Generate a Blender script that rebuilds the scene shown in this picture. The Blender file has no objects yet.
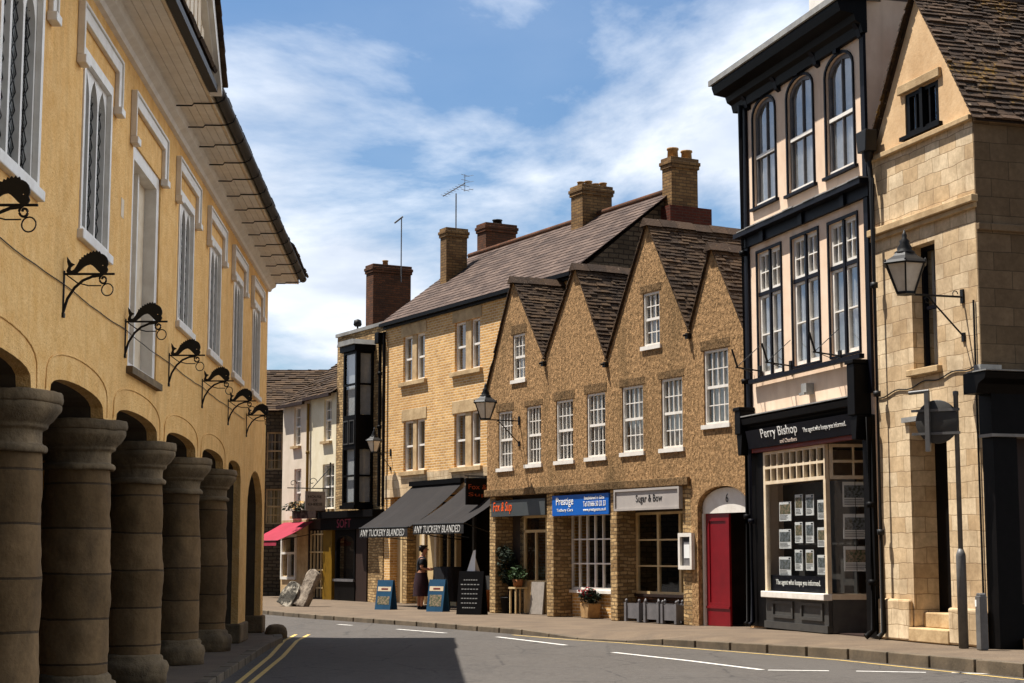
import bpy, bmesh, math, random
from mathutils import Vector, Matrix
from mathutils.geometry import tessellate_polygon
from mathutils import noise as mnoise
random.seed(11)
R = math.radians
sc = bpy.context.scene
COL = sc.collection

# ------------------------------------------------------------------ camera and survey
FPX, PITCH, EYE = 1700.0, math.atan(212.5 / 1700.0), 1.51

def ray(px, py):
    a, b = (px - 512) / FPX, (341.5 - py) / FPX
    return Vector((a, math.cos(PITCH) - b * math.sin(PITCH), math.sin(PITCH) + b * math.cos(PITCH)))

def ground(px, py, z=0.0):
    r = ray(px, py)
    t = (z - EYE) / r.z
    return Vector((r.x * t, r.y * t, z))

class Frontage:
    """One street frontage: x runs along the wall, y into the building, z up (metres)."""
    def __init__(s, base, vx, away=False, back=0.0, k=1.0, z=0.0):
        s.k = k
        p = ground(*base, z)
        r = ray(vx, 554)
        d = Vector((r.x, r.y, 0)).normalized()
        if not away:
            d = -d
        s.d = d
        s.i = Vector((-d.y, d.x, 0))
        s.p = p + s.i * back
        s.rz = math.atan2(d.y, d.x)
    def at(s, px, py, dy=0.0):
        o = s.p + s.i * dy * s.k
        r = ray(px, py)
        t = (o.x * s.i.x + o.y * s.i.y) / (r.x * s.i.x + r.y * s.i.y)
        q = r * t
        return ((q - s.p).dot(s.d) / s.k, (EYE + q.z - s.p.z) / s.k)
    def rect(s, x0, y0, x1, y1, dy=0.0):
        a = s.at(x0, y0, dy); b = s.at(x1, y1, dy); c = s.at(x0, y1, dy); e = s.at(x1, y0, dy)
        return ((a[0] + c[0]) / 2, (b[0] + e[0]) / 2, (b[1] + c[1]) / 2, (a[1] + e[1]) / 2)   # x0,x1,z0,z1
    def depth(s, px, py, x):
        o = s.p + s.d * x
        r = ray(px, py)
        t = (o.x * s.d.x + o.y * s.d.y) / (r.x * s.d.x + r.y * s.d.y)
        q = r * t
        return ((q - s.p).dot(s.i), EYE + q.z)
    def world(s, x, y, z=0.0):
        return s.p + (s.d * x + s.i * y + Vector((0, 0, z))) * s.k

MKT = Frontage((213, 655), 426, away=True)
GAB = Frontage((489, 613), -444)
YEL = Frontage((489, 613), -444, back=1.5)
RISE = 0.09      # the pavement climbs a little towards the corner
WHT = Frontage((757, 626), 33, k=(EYE - RISE) / EYE, z=RISE)
STN = Frontage((880, 638), -30, k=(EYE - RISE) / EYE, z=RISE)

# ------------------------------------------------------------------ mesh builder
class MB:
    def __init__(s):
        s.v, s.f, s.sm = [], [], []
    def add(s, vs, fs, smooth=False):
        n = len(s.v)
        s.v += [tuple(v) for v in vs]
        s.f += [tuple(i + n for i in f) for f in fs]
        s.sm += [smooth] * len(fs)
        return s
    def box(s, x0, x1, y0, y1, z0, z1):
        vs = [(x0, y0, z0), (x1, y0, z0), (x1, y1, z0), (x0, y1, z0), (x0, y0, z1), (x1, y0, z1), (x1, y1, z1), (x0, y1, z1)]
        return s.add(vs, [(0, 3, 2, 1), (4, 5, 6, 7), (0, 1, 5, 4), (1, 2, 6, 5), (2, 3, 7, 6), (3, 0, 4, 7)])
    def quad(s, *p):
        return s.add(p, [tuple(range(len(p)))])
    def slab(s, outer, holes=(), t0=0.0, t1=0.3, axis='y'):
        """Solid sheet: 2D outline with holes, thick between t0 and t1."""
        loops = [list(outer)] + [list(h) for h in holes]
        tris = tessellate_polygon([[Vector((a, b, 0)) for a, b in l] for l in loops])
        def mp(a, b, t):
            return (a, t, b) if axis == 'y' else ((t, a, b) if axis == 'x' else (a, b, t))
        flat = [p for l in loops for p in l]
        n = len(flat)
        vs = [mp(a, b, t0) for a, b in flat] + [mp(a, b, t1) for a, b in flat]
        fs = [tuple(t) for t in tris] + [tuple(i + n for i in reversed(t)) for t in tris]
        k = 0
        for l in loops:
            m = len(l)
            for i in range(m):
                j = (i + 1) % m
                fs.append((k + i, k + j, k + j + n, k + i + n))
            k += m
        return s.add(vs, fs)
    def tube(s, pts, r, n=8, cap=True, r2=None):
        pts = [Vector(p) for p in pts]
        rings = []
        up = Vector((0, 0, 1))
        m = len(pts)
        for i, p in enumerate(pts):
            t = (pts[min(i + 1, m - 1)] - pts[max(i - 1, 0)]).normalized()
            a = t.cross(up)
            if a.length < 1e-3:
                a = t.cross(Vector((0, 1, 0)))
            a.normalize()
            b = t.cross(a).normalized()
            rr = r if r2 is None else r + (r2 - r) * i / max(1, m - 1)
            rings.append([p + (a * math.cos(2 * math.pi * k / n) + b * math.sin(2 * math.pi * k / n)) * rr for k in range(n)])
        vs = [v for g in rings for v in g]
        fs = []
        for i in range(m - 1):
            for k in range(n):
                fs.append((i * n + k, i * n + (k + 1) % n, (i + 1) * n + (k + 1) % n, (i + 1) * n + k))
        s.add(vs, fs, True)
        if cap:
            s.add(rings[0], [tuple(range(n))]); s.add(rings[-1], [tuple(range(n))])
        return s
    def lathe(s, prof, cx=0, cy=0, n=24, smooth=True, ph=0.0):
        vs, fs = [], []
        for r, z in prof:
            for k in range(n):
                a = 2 * math.pi * k / n + ph
                vs.append((cx + r * math.cos(a), cy + r * math.sin(a), z))
        for i in range(len(prof) - 1):
            for k in range(n):
                fs.append((i * n + k, i * n + (k + 1) % n, (i + 1) * n + (k + 1) % n, (i + 1) * n + k))
        fs.append(tuple(range(n))); fs.append(tuple(range((len(prof) - 1) * n, len(prof) * n)))
        return s.add(vs, fs, smooth)
    def tiles(s, O, U, V, L, S, w, h, t, jit=0.3, lap=1.35, wl=0.0):
        """Courses of separate overlapping slabs on a slope; O lower corner, U along eave, V up slope."""
        O, U, V = Vector(O), Vector(U).normalized(), Vector(V).normalized()
        N = U.cross(V)
        if N.z < 0:
            N = -N
        r, sv = 0, 0.0
        while sv < S - 0.02:
            hh = h * (1.15 - 0.35 * sv / S) if wl else h
            x = -random.random() * w
            while x < L:
                ww = w * (1 + jit * (random.random() * 2 - 1))
                a, b = max(0, x), min(L, x + ww - 0.006)
                x += ww
                if b - a < 0.02:
                    continue
                lo = sv - jit * h * 0.18 * random.random()
                hi = min(S, sv + hh * lap)
                k = t * (1 + jit * (random.random() - 0.5) * 1.6)
                e = jit * 0.06 * w * (random.random() - 0.5)
                def P(u, v, q):
                    return O + U * u + V * v + N * q
                sag = wl * math.sin(5 * (x / L) + r * 0.13) if wl else 0
                vs = [P(a, lo, 0.012 + sag), P(b, lo + e, 0.012 + sag), P(b, hi, -0.01 + sag), P(a, hi, -0.01 + sag),
                      P(a, lo, 0.012 + k + sag), P(b, lo + e, 0.012 + k * (1 + 0.3 * (random.random() - .5) * jit) + sag), P(b, hi, 0.004 + sag), P(a, hi, 0.004 + sag)]
                s.add(vs, [(0, 3, 2, 1), (4, 5, 6, 7), (0, 1, 5, 4), (1, 2, 6, 5), (3, 0, 4, 7)])
            sv += hh
            r += 1
        return s
    def build(s, name, mat, parent=None, bevel=0.0, label=None, recalc=True):
        me = bpy.data.meshes.new(name)
        me.from_pydata(s.v, [], s.f)
        for p, q in zip(me.polygons, s.sm):
            p.use_smooth = q
        if recalc:
            bm = bmesh.new(); bm.from_mesh(me)
            bmesh.ops.recalc_face_normals(bm, faces=bm.faces)
            bm.to_mesh(me); bm.free()
        me.materials.append(mat)
        o = bpy.data.objects.new(name, me)
        COL.objects.link(o)
        if parent:
            o.parent = parent
        if bevel:
            m = o.modifiers.new('edge', 'BEVEL'); m.width = bevel; m.segments = 2; m.limit_method = 'ANGLE'
        if label:
            o['label'] = label
        return o

def arch(x0, x1, z0, zs, za, n=12):
    """Outline of an opening with a curved head, counter clockwise from bottom left."""
    c, w, h = (x0 + x1) / 2, (x1 - x0) / 2, za - zs
    return [(x0, z0), (x1, z0)] + [(c + w * math.cos(math.pi * k / n), zs + h * math.sin(math.pi * k / n)) for k in range(n + 1)]

def gothic(x0, x1, z0, zs, za, n=6):
    c = (x0 + x1) / 2
    L = [(x0, z0), (x1, z0)]
    for k in range(n + 1):
        t = k / n
        L.append((x1 + (c - x1) * (t ** 1.7), zs + (za - zs) * (t ** 0.85)))
    for k in range(n - 1, -1, -1):
        t = k / n
        L.append((x0 + (c - x0) * (t ** 1.7), zs + (za - zs) * (t ** 0.85)))
    return L

def rc(x0, x1, z0, z1):
    return [(x0, z0), (x1, z0), (x1, z1), (x0, z1)]

def weather(o, amp, scale, amp2=0.0, scale2=9.0):
    """Wear a stone surface unevenly by moving its vertices."""
    for v in o.data.vertices:
        n = mnoise.noise_vector(v.co * scale + Vector((3.1, 7.7, 1.3)))
        m = mnoise.noise_vector(v.co * scale2)
        v.co += n * amp + m * amp2
    return o

# ------------------------------------------------------------------ tags
def tag(o, label, cat, group=None, kind=None):
    if label: o['label'] = label
    if cat: o['category'] = cat
    if group: o['group'] = group
    if kind: o['kind'] = kind
    return o

def root(name, loc, rz, label, cat, group=None):
    o = bpy.data.objects.new(name, None)
    o.empty_display_size = 0.2
    COL.objects.link(o)
    o.location = loc
    o.rotation_euler = (0, 0, rz)
    return tag(o, label, cat, group)

def copy_tree(o, parent=None):
    c = o.copy()
    COL.objects.link(c)
    if parent: c.parent = parent
    for ch in list(o.children):
        copy_tree(ch, c)
    return c

# ------------------------------------------------------------------ materials
def lin(c):
    return tuple(((x / 255) / 12.92 if x / 255 <= 0.04045 else ((x / 255 + 0.055) / 1.055) ** 2.4) for x in c) + (1,)

class G:
    def __init__(s, name):
        s.m = bpy.data.materials.new(name)
        s.m.use_nodes = True
        s.t = s.m.node_tree
        s.t.nodes.clear()
        s.out = s.t.nodes.new('ShaderNodeOutputMaterial')
        s.b = s.t.nodes.new('ShaderNodeBsdfPrincipled')
        s.t.links.new(s.b.outputs[0], s.out.inputs[0])
        s.b.inputs['Roughness'].default_value = 0.8
    def n(s, typ, **kw):
        nd = s.t.nodes.new('ShaderNode' + typ)
        for k, v in kw.items():
            setattr(nd, k, v)
        return nd
    def l(s, a, b):
        s.t.links.new(a, b)
    def coord(s, scale=(1, 1, 1), wall=False):
        tc = s.n('TexCoord')
        if wall:                       # x+y runs round the corner of a wall, z up
            sp = s.n('SeparateXYZ'); s.l(tc.outputs['Object'], sp.inputs[0])
            ad = s.n('Math', operation='ADD'); s.l(sp.outputs[0], ad.inputs[0]); s.l(sp.outputs[1], ad.inputs[1])
            cb = s.n('CombineXYZ'); s.l(ad.outputs[0], cb.inputs[0]); s.l(sp.outputs[2], cb.inputs[1])
            src = cb.outputs[0]
        else:
            src = tc.outputs['Object']
        mp = s.n('Mapping'); mp.inputs['Scale'].default_value = scale
        s.l(src, mp.inputs[0])
        return mp.outputs[0]
    def noise(s, vec, scale, detail=4, rough=0.6, dist=0.0):
        nd = s.n('TexNoise'); nd.inputs['Scale'].default_value = scale; nd.inputs['Detail'].default_value = detail
        nd.inputs['Roughness'].default_value = rough; nd.inputs['Distortion'].default_value = dist
        s.l(vec, nd.inputs['Vector'])
        return nd.outputs['Fac']
    def ramp(s, fac, a, b, ca=(0, 0, 0, 1), cb=(1, 1, 1, 1)):
        r = s.n('ValToRGB')
        r.color_ramp.elements[0].position = a; r.color_ramp.elements[1].position = b
        r.color_ramp.elements[0].color = ca; r.color_ramp.elements[1].color = cb
        s.l(fac, r.inputs[0])
        return r.outputs[0]
    def mix(s, fac, a, b, mode='MIX'):
        m = s.n('Mix', data_type='RGBA', blend_type=mode)
        for sock, v in ((m.inputs[0], fac), (m.inputs[6], a), (m.inputs[7], b)):
            if isinstance(v, (tuple, list, float, int)):
                sock.default_value = v
            else:
                s.l(v, sock)
        return m.outputs[2]
    def bump(s, h, strength=0.5, dist=0.02, prev=None):
        b = s.n('Bump'); b.inputs['Strength'].default_value = strength; b.inputs['Distance'].default_value = dist
        s.l(h, b.inputs['Height'])
        if prev is not None: s.l(prev, b.inputs['Normal'])
        return b.outputs[0]

def surf(name, c1, c2=None, scale=3.0, rough=0.8, bscale=0, bstr=0.3, bdist=0.01, stain=None, sscale=0.6, sfac=0.5, stretch=(1, 1, 1), lo=0.35, hi=0.65, spec=0.3, speck=None, spfac=0.5, spscale=40, streak=None):
    g = G(name)
    v = g.coord(stretch)
    col = lin(c1)
    if c2:
        col = g.mix(g.ramp(g.noise(v, scale, 6, 0.65), lo, hi), lin(c1), lin(c2))
    if stain:
        f = g.ramp(g.noise(g.coord((1, 1, 0.45)), sscale, 5, 0.7, 0.4), 0.48, 0.75)
        mm = g.n('Math', operation='MULTIPLY'); mm.inputs[1].default_value = sfac
        g.l(f, mm.inputs[0])
        col = g.mix(mm.outputs[0], col, lin(stain))
    if streak:
        f = g.ramp(g.noise(g.coord((2.4, 2.4, 0.16)), 1.6, 5, 0.65, 0.2), 0.52, 0.72)
        mm = g.n('Math', operation='MULTIPLY'); mm.inputs[1].default_value = 0.4
        g.l(f, mm.inputs[0])
        col = g.mix(mm.outputs[0], col, lin(streak))
    if speck:
        f = g.ramp(g.noise(g.coord(), spscale, 2, 0.5), 0.62, 0.7)
        mm = g.n('Math', operation='MULTIPLY'); mm.inputs[1].default_value = spfac
        g.l(f, mm.inputs[0])
        col = g.mix(mm.outputs[0], col, lin(speck))
    if isinstance(col, tuple): g.b.inputs['Base Color'].default_value = col
    else: g.l(col, g.b.inputs['Base Color'])
    g.b.inputs['Roughness'].default_value = rough
    g.b.inputs['Specular IOR Level'].default_value = spec
    if bscale:
        g.l(g.bump(g.noise(g.coord(stretch), bscale, 5, 0.6), bstr, bdist), g.b.inputs['Normal'])
    return g.m

def masonry(name, c1, c2, mortar, w, h, ms=0.01, warp=0.0, bstr=0.5, bdist=0.015, var=0.5, stain=None, sfac=0.5, sscale=0.7, rough=0.9, fine=25, squash=1.0):
    """Brick, rubble or ashlar laid in courses."""
    g = G(name)
    v = g.coord(wall=True)
    if warp:
        nz = g.n('TexNoise'); nz.inputs['Scale'].default_value = 2.2; nz.inputs['Detail'].default_value = 3
        g.l(v, nz.inputs['Vector'])
        sb = g.n('VectorMath', operation='SUBTRACT'); sb.inputs[1].default_value = (0.5, 0.5, 0.5)
        g.l(nz.outputs['Color'], sb.inputs[0])
        sl = g.n('VectorMath', operation='SCALE'); sl.inputs['Scale'].default_value = warp
        g.l(sb.outputs[0], sl.inputs[0])
        ad = g.n('VectorMath', operation='ADD'); g.l(v, ad.inputs[0]); g.l(sl.outputs[0], ad.inputs[1])
        v = ad.outputs[0]
    br = g.n('TexBrick')
    br.inputs['Scale'].default_value = 1.0
    br.inputs['Brick Width'].default_value = w; br.inputs['Row Height'].default_value = h
    br.inputs['Mortar Size'].default_value = ms; br.inputs['Mortar Smooth'].default_value = 0.3
    br.inputs['Color1'].default_value = lin(c1); br.inputs['Color2'].default_value = lin(c2); br.inputs['Mortar'].default_value = lin(mortar)
    br.inputs['Bias'].default_value = 0.0
    br.offset = 0.5; br.squash = squash; br.squash_frequency = 3
    g.l(v, br.inputs['Vector'])
    col = br.outputs['Color']
    ov = g.coord()
    f = g.ramp(g.noise(ov, 1.7, 5, 0.65), 0.3, 0.7, (0.62, 0.58, 0.52, 1), (1.12, 1.1, 1.06, 1))
    col = g.mix(var, col, f, 'MULTIPLY')
    f2 = g.ramp(g.noise(ov, fine, 3, 0.6), 0.3, 0.7, (0.72, 0.7, 0.68, 1), (1.1, 1.1, 1.1, 1))
    col = g.mix(0.6, col, f2, 'MULTIPLY')
    if stain:
        ff = g.ramp(g.noise(g.coord((1, 1, 0.4)), sscale, 6, 0.7, 0.5), 0.5, 0.74)
        mm = g.n('Math', operation='MULTIPLY'); mm.inputs[1].default_value = sfac
        g.l(ff, mm.inputs[0])
        col = g.mix(mm.outputs[0], col, lin(stain))
    g.l(col, g.b.inputs['Base Color'])
    g.b.inputs['Roughness'].default_value = rough
    g.b.inputs['Specular IOR Level'].default_value = 0.2
    inv = g.n('Math', operation='SUBTRACT'); inv.inputs[0].default_value = 1.0
    g.l(br.outputs['Fac'], inv.inputs[1])
    n1 = g.bump(inv.outputs[0], bstr, bdist)
    n2 = g.bump(g.noise(ov, fine * 0.7, 4, 0.65), bstr * 0.7, bdist * 0.8, n1)
    g.l(n2, g.b.inputs['Normal'])
    return g.m

def roughcast(name, dk=1.0):
    g = G(name)
    v = g.coord((1.45, 1.45, 1.0))
    big = g.noise(g.coord((1, 1, 0.35)), 0.55, 5, 0.7, 0.3)
    mid = g.noise(v, 9, 5, 0.7)
    c = g.mix(g.ramp(mid, 0.34, 0.62), lin((int(104 * dk), int(82 * dk), int(54 * dk))), lin((int(190 * dk), int(150 * dk), int(106 * dk))))
    c = g.mix(g.ramp(big, 0.5, 0.74), c, lin((int(104 * dk), int(84 * dk), int(56 * dk))))
    blot = g.ramp(g.noise(v, 17, 4, 0.7, 0.6), 0.55, 0.68)
    mm = g.n('Math', operation='MULTIPLY'); mm.inputs[1].default_value = 0.7
    g.l(blot, mm.inputs[0])
    c = g.mix(mm.outputs[0], c, lin((92, 70, 42)))
    sk_ = g.ramp(g.noise(g.coord((1.5, 1.5, 0.13)), 1.5, 5, 0.65, 0.2), 0.52, 0.72)
    m3 = g.n('Math', operation='MULTIPLY'); m3.inputs[1].default_value = 0.32; g.l(sk_, m3.inputs[0])
    c = g.mix(m3.outputs[0], c, lin((int(88 * dk), int(70 * dk), int(48 * dk))))
    g.l(c, g.b.inputs['Base Color'])
    g.b.inputs['Roughness'].default_value = 0.95
    g.b.inputs['Specular IOR Level'].default_value = 0.1
    n1 = g.bump(g.noise(v, 11, 5, 0.62, 0.4), 0.9, 0.06)
    n2 = g.bump(g.noise(v, 38, 3, 0.6), 0.6, 0.02, n1)
    g.l(n2, g.b.inputs['Normal'])
    return g.m

def tile_mat(name, c1, c2, c3, lichen, lf=0.6, moss=None):
    g = G(name)
    v = g.coord()
    geo = g.n('NewGeometry')
    isl = geo.outputs['Random Per Island']
    c = g.mix(g.ramp(isl, 0.1, 0.9), lin(c1), lin(c2))
    c = g.mix(g.ramp(g.noise(v, 1.3, 5, 0.7), 0.45, 0.7), c, lin(c3))
    f = g.ramp(g.noise(v, 9, 4, 0.7, 0.5), 0.62, 0.7)
    mm = g.n('Math', operation='MULTIPLY'); mm.inputs[1].default_value = lf
    g.l(f, mm.inputs[0])
    c = g.mix(mm.outputs[0], c, lin(lichen))
    if moss:
        f = g.ramp(g.noise(v, 0.9, 4, 0.7, 0.3), 0.58, 0.72)
        f2 = g.ramp(g.noise(v, 14, 3, 0.6), 0.45, 0.6)
        c = g.mix(g.mix(1.0, f, f2, 'MULTIPLY'), c, lin(moss))
    g.l(c, g.b.inputs['Base Color'])
    g.b.inputs['Roughness'].default_value = 0.9
    g.b.inputs['Specular IOR Level'].default_value = 0.2
    g.l(g.bump(g.noise(v, 22, 4, 0.6), 0.6, 0.02), g.b.inputs['Normal'])
    return g.m

def glass_mat(name, tint=(0.8, 0.83, 0.85), base=0.07):
    g = G(name)
    g.t.nodes.remove(g.b)
    tr = g.n('BsdfTransparent'); tr.inputs[0].default_value = tint + (1,)
    gl = g.n('BsdfGlossy'); gl.inputs['Roughness'].default_value = 0.03; gl.inputs[0].default_value = (0.9, 0.92, 0.95, 1)
    v = g.coord()
    g.l(g.bump(g.noise(v, 1.6, 2, 0.5), 0.10, 0.05), gl.inputs['Normal'])
    lw = g.n('LayerWeight'); lw.inputs[0].default_value = 0.5
    pw = g.n('Math', operation='POWER'); pw.inputs[1].default_value = 3.5; g.l(lw.outputs['Facing'], pw.inputs[0])
    mp = g.n('Math', operation='MULTIPLY_ADD'); mp.inputs[1].default_value = 0.85; mp.inputs[2].default_value = base
    g.l(pw.outputs[0], mp.inputs[0])
    mx = g.n('MixShader'); g.l(mp.outputs[0], mx.inputs[0]); g.l(tr.outputs[0], mx.inputs[1]); g.l(gl.outputs[0], mx.inputs[2])
    g.l(mx.outputs[0], g.out.inputs[0])
    return g.m

MT = {}
MT['ochre'] = surf('ochre_render', (248, 202, 134), (234, 180, 106), 5, 0.9, 30, 0.8, 0.035, stain=(204, 154, 92), sscale=0.9, sfac=0.6, speck=(198, 146, 80), spfac=0.4, spscale=16, streak=(196, 146, 86), spec=0.15)
MT['cream_paint'] = surf('cream_paint', (226, 208, 178), (206, 184, 150), 4, 0.6, 18, 0.1, 0.004)
MT['white_paint'] = surf('white_paint', (232, 226, 216), (216, 208, 196), 5, 0.5, 30, 0.08, 0.003)
MT['white_trim'] = surf('white_trim', (222, 204, 176), (204, 182, 150), 5, 0.6, 30, 0.1, 0.004)
MT['column_stone'] = masonry('column_stone', (140, 112, 78), (112, 88, 58), (80, 64, 46), 60.0, 0.44, 0.012, 0.05, 0.5, 0.02, 0.7, (66, 54, 40), 0.7, 1.1)
MT['cap_stone'] = surf('cap_stone', (136, 114, 84), (98, 82, 60), 3, 0.9, 14, 0.6, 0.03, stain=(58, 48, 36), sscale=1.4, sfac=0.7)
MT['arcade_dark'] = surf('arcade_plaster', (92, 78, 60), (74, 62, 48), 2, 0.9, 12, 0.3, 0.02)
MT['iron'] = surf('black_iron', (12, 11, 10), (20, 18, 17), 12, 0.55, 40, 0.2, 0.003)
MT['roughcast'] = roughcast('roughcast_render')
MT['roughcast_dark'] = roughcast('stained_roughcast', 0.74)
MT['yellow_brick'] = masonry('yellow_brick', (226, 178, 110), (196, 146, 84), (230, 210, 176), 0.225, 0.078, 0.012, 0.0, 0.6, 0.01, 0.5, (160, 112, 60), 0.35)
MT['dark_brick'] = masonry('dark_brick', (112, 70, 46), (84, 56, 40), (70, 58, 46), 0.225, 0.078, 0.01, 0.0, 0.6, 0.01, 0.7, (48, 40, 34), 0.6, 1.2)
MT['red_brick'] = masonry('red_brick', (96, 44, 28), (76, 36, 26), (84, 62, 50), 0.225, 0.078, 0.01, 0.0, 0.6, 0.01, 0.6)
MT['chimney_brick'] = masonry('chimney_brick', (150, 118, 76), (114, 86, 56), (96, 78, 56), 0.24, 0.085, 0.012, 0.0, 0.7, 0.012, 0.7, (84, 66, 46), 0.6, 1.6)
MT['rubble'] = masonry('rubble_stone', (214, 182, 132), (150, 120, 80), (136, 114, 84), 0.21, 0.085, 0.014, 0.12, 1.0, 0.03, 0.9, (104, 82, 56), 0.4, 1.0)
MT['grey_rubble'] = masonry('grey_rubble', (112, 100, 82), (84, 74, 60), (66, 58, 48), 0.32, 0.13, 0.02, 0.1, 0.8, 0.03, 0.7, (54, 48, 40), 0.5)
MT['ashlar'] = masonry('ashlar_stone', (228, 208, 176), (204, 176, 138), (164, 140, 110), 0.5, 0.27, 0.008, 0.09, 0.5, 0.014, 0.9, (142, 116, 86), 0.75, 1.1, fine=12)
MT['ashlar_shade'] = masonry('ashlar_shaded', (128, 108, 84), (108, 90, 68), (78, 66, 50), 0.7, 0.31, 0.007, 0.03, 0.4, 0.01, 0.7, (90, 76, 58), 0.6, 0.9, fine=12)  # darker copy of the ashlar, with the side face's shade put into the colour
MT['gable_plaster'] = surf('gable_plaster', (222, 188, 144), (202, 166, 122), 2.5, 0.9, 16, 0.25, 0.02, stain=(160, 122, 80), sfac=0.5)
MT['dressed'] = surf('dressed_stone', (200, 172, 130), (164, 136, 98), 3, 0.85, 18, 0.4, 0.015, stain=(122, 98, 66), sfac=0.5)
MT['pink_render'] = surf('pink_render', (236, 210, 184), (224, 194, 166), 1.6, 0.9, 24, 0.15, 0.01, streak=(196, 168, 142), stain=(196, 164, 136), sscale=0.6, sfac=0.55, spec=0.15)
MT['cottage_pink'] = surf('cottage_pink', (222, 206, 186), (206, 190, 168), 1.5, 0.9, 20, 0.2, 0.01, stain=(178, 160, 138), sfac=0.4)
MT['cottage_cream'] = surf('cottage_cream', (230, 218, 190), (216, 202, 170), 1.5, 0.9, 20, 0.2, 0.01, stain=(188, 168, 124), sfac=0.4)
MT['stone_tile'] = tile_mat('stone_tile', (56, 42, 30), (82, 63, 44), (44, 34, 26), (124, 106, 76), 0.5)
MT['mossy_tile'] = tile_mat('mossy_tile', (56, 43, 33), (80, 62, 47), (44, 35, 28), (166, 148, 124), 0.6, (128, 96, 34))
MT['slate'] = tile_mat('slate', (78, 64, 57), (104, 87, 77), (66, 55, 50), (146, 128, 112), 0.35)
MT['navy'] = surf('navy_paint', (12, 13, 20), (18, 18, 26), 6, 0.5, 30, 0.1, 0.004, spec=0.1)
MT['black_paint'] = surf('black_paint', (10, 9, 9), (15, 13, 13), 6, 0.5, 25, 0.1, 0.004, spec=0.08)
MT['grey_paint'] = surf('grey_paint', (58, 56, 54), (68, 66, 62), 5, 0.5, 25, 0.1, 0.004)
MT['lead'] = surf('lead_sheet', (128, 126, 124), (150, 148, 142), 3, 0.6, 10, 0.3, 0.02, stain=(88, 80, 64), sfac=0.6)
MT['red_paint'] = surf('red_paint', (122, 8, 20), (108, 6, 16), 3, 0.35, 20, 0.08, 0.004, spec=0.4)
MT['blue_sign'] = surf('blue_sign', (16, 92, 178), (14, 84, 168), 2, 0.4)
MT['slate_sign'] = surf('slate_sign', (62, 66, 66), (70, 72, 72), 2, 0.45)
MT['silver_sign'] = surf('silver_sign', (172, 164, 156), (160, 152, 146), 2, 0.45)
MT['board_sign'] = surf('board_sign', (134, 122, 116), (118, 106, 100), 5, 0.7, 20, 0.2, 0.005)
MT['orange'] = surf('orange_letters', (236, 92, 24), None, rough=0.5)
MT['dim_orange'] = surf('rust_letters', (150, 62, 26), None, rough=0.6)
MT['faded_letters'] = surf('faded_letters', (186, 184, 178), None, rough=0.7)
MT['white_letters'] = surf('white_letters', (240, 238, 232), None, rough=0.5)
MT['cream_letters'] = surf('cream_letters', (226, 206, 190), None, rough=0.5)
MT['pink_letters'] = surf('pink_letters', (130, 44, 62), None, rough=0.5)
MT['black_letters'] = surf('black_letters', (22, 20, 20), None, rough=0.5)
MT['chalk'] = surf('chalk', (150, 150, 146), (96, 96, 94), 30, 0.9)
MT['maroon'] = surf('maroon_band', (120, 44, 34), (106, 38, 30), 4, 0.5)
MT['awning_black'] = surf('awning_canvas', (34, 29, 27), (27, 23, 22), 2.4, 0.9, 60, 0.2, 0.004, stain=(22, 19, 18), sfac=0.5)
MT['valance_black'] = surf('valance_canvas', (24, 22, 22), (30, 28, 28), 5, 0.9)
MT['awning_red'] = surf('red_canvas', (150, 40, 60), (138, 34, 52), 2, 0.85, 40, 0.15, 0.004)
MT['mustard'] = surf('mustard_paint', (120, 88, 10), (104, 76, 8), 3, 0.5)
MT['cream_wood'] = surf('cream_wood', (206, 180, 134), (188, 160, 114), 4, 0.6)
MT['dark_wood'] = surf('dark_wood', (50, 32, 24), (36, 24, 18), 6, 0.6, 30, 0.2, 0.005, stretch=(4, 4, 0.4))
MT['curtain'] = surf('net_curtain', (206, 202, 196), (188, 184, 178), 8, 0.95)
MT['blind'] = surf('grey_blind', (150, 140, 130), (132, 124, 114), 10, 0.9)
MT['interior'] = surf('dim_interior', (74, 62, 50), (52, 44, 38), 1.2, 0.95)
MT['glass'] = glass_mat('window_glass')
MT['shop_glass'] = glass_mat('shop_glass', (0.9, 0.91, 0.91), 0.03)
MT['sky_glass'] = glass_mat('old_sash_glass', (0.85, 0.87, 0.88), 0.12)
MT['lamp_glass'] = surf('frosted_glass', (214, 204, 188), (198, 186, 168), 6, 0.35)
MT['opal'] = surf('opal_glass', (226, 214, 196), (206, 194, 176), 6, 0.4)
MT['stone_pot'] = surf('terracotta', (168, 108, 66), (140, 90, 56), 5, 0.9, 20, 0.3, 0.01)
MT['buff_pot'] = surf('buff_pot', (176, 140, 92), (140, 108, 70), 6, 0.9, 20, 0.3, 0.01)
MT['zinc'] = surf('zinc_grey', (112, 108, 108), (92, 90, 90), 4, 0.5, 20, 0.1, 0.004)
MT['galv'] = surf('galvanised_steel', (104, 102, 100), (84, 82, 80), 6, 0.5, 30, 0.15, 0.004, spec=0.5)
MT['rubble_block'] = surf('carved_stone', (160, 146, 128), (100, 88, 76), 5, 0.95, 12, 0.8, 0.04, stain=(92, 78, 62), sscale=3, sfac=0.7)
MT['dark_slab'] = surf('dark_slab', (70, 66, 58), (178, 168, 150), 4, 0.95, 12, 0.8, 0.04, lo=0.5, hi=0.62)
MT['leaf'] = surf('leaf_green', (52, 74, 34), (34, 54, 26), 8, 0.7)
MT['leaf_dark'] = surf('leaf_dark', (34, 46, 26), (22, 32, 18), 8, 0.7)
MT['petal_red'] = surf('petal_red', (170, 14, 28), (130, 8, 20), 9, 0.7)
MT['petal_pale'] = surf('petal_pale', (226, 200, 150), (206, 160, 90), 9, 0.7)
MT['skin'] = surf('skin', (172, 120, 92), None, rough=0.6)
MT['hair'] = surf('dark_hair', (26, 20, 18), None, rough=0.6)
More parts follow.
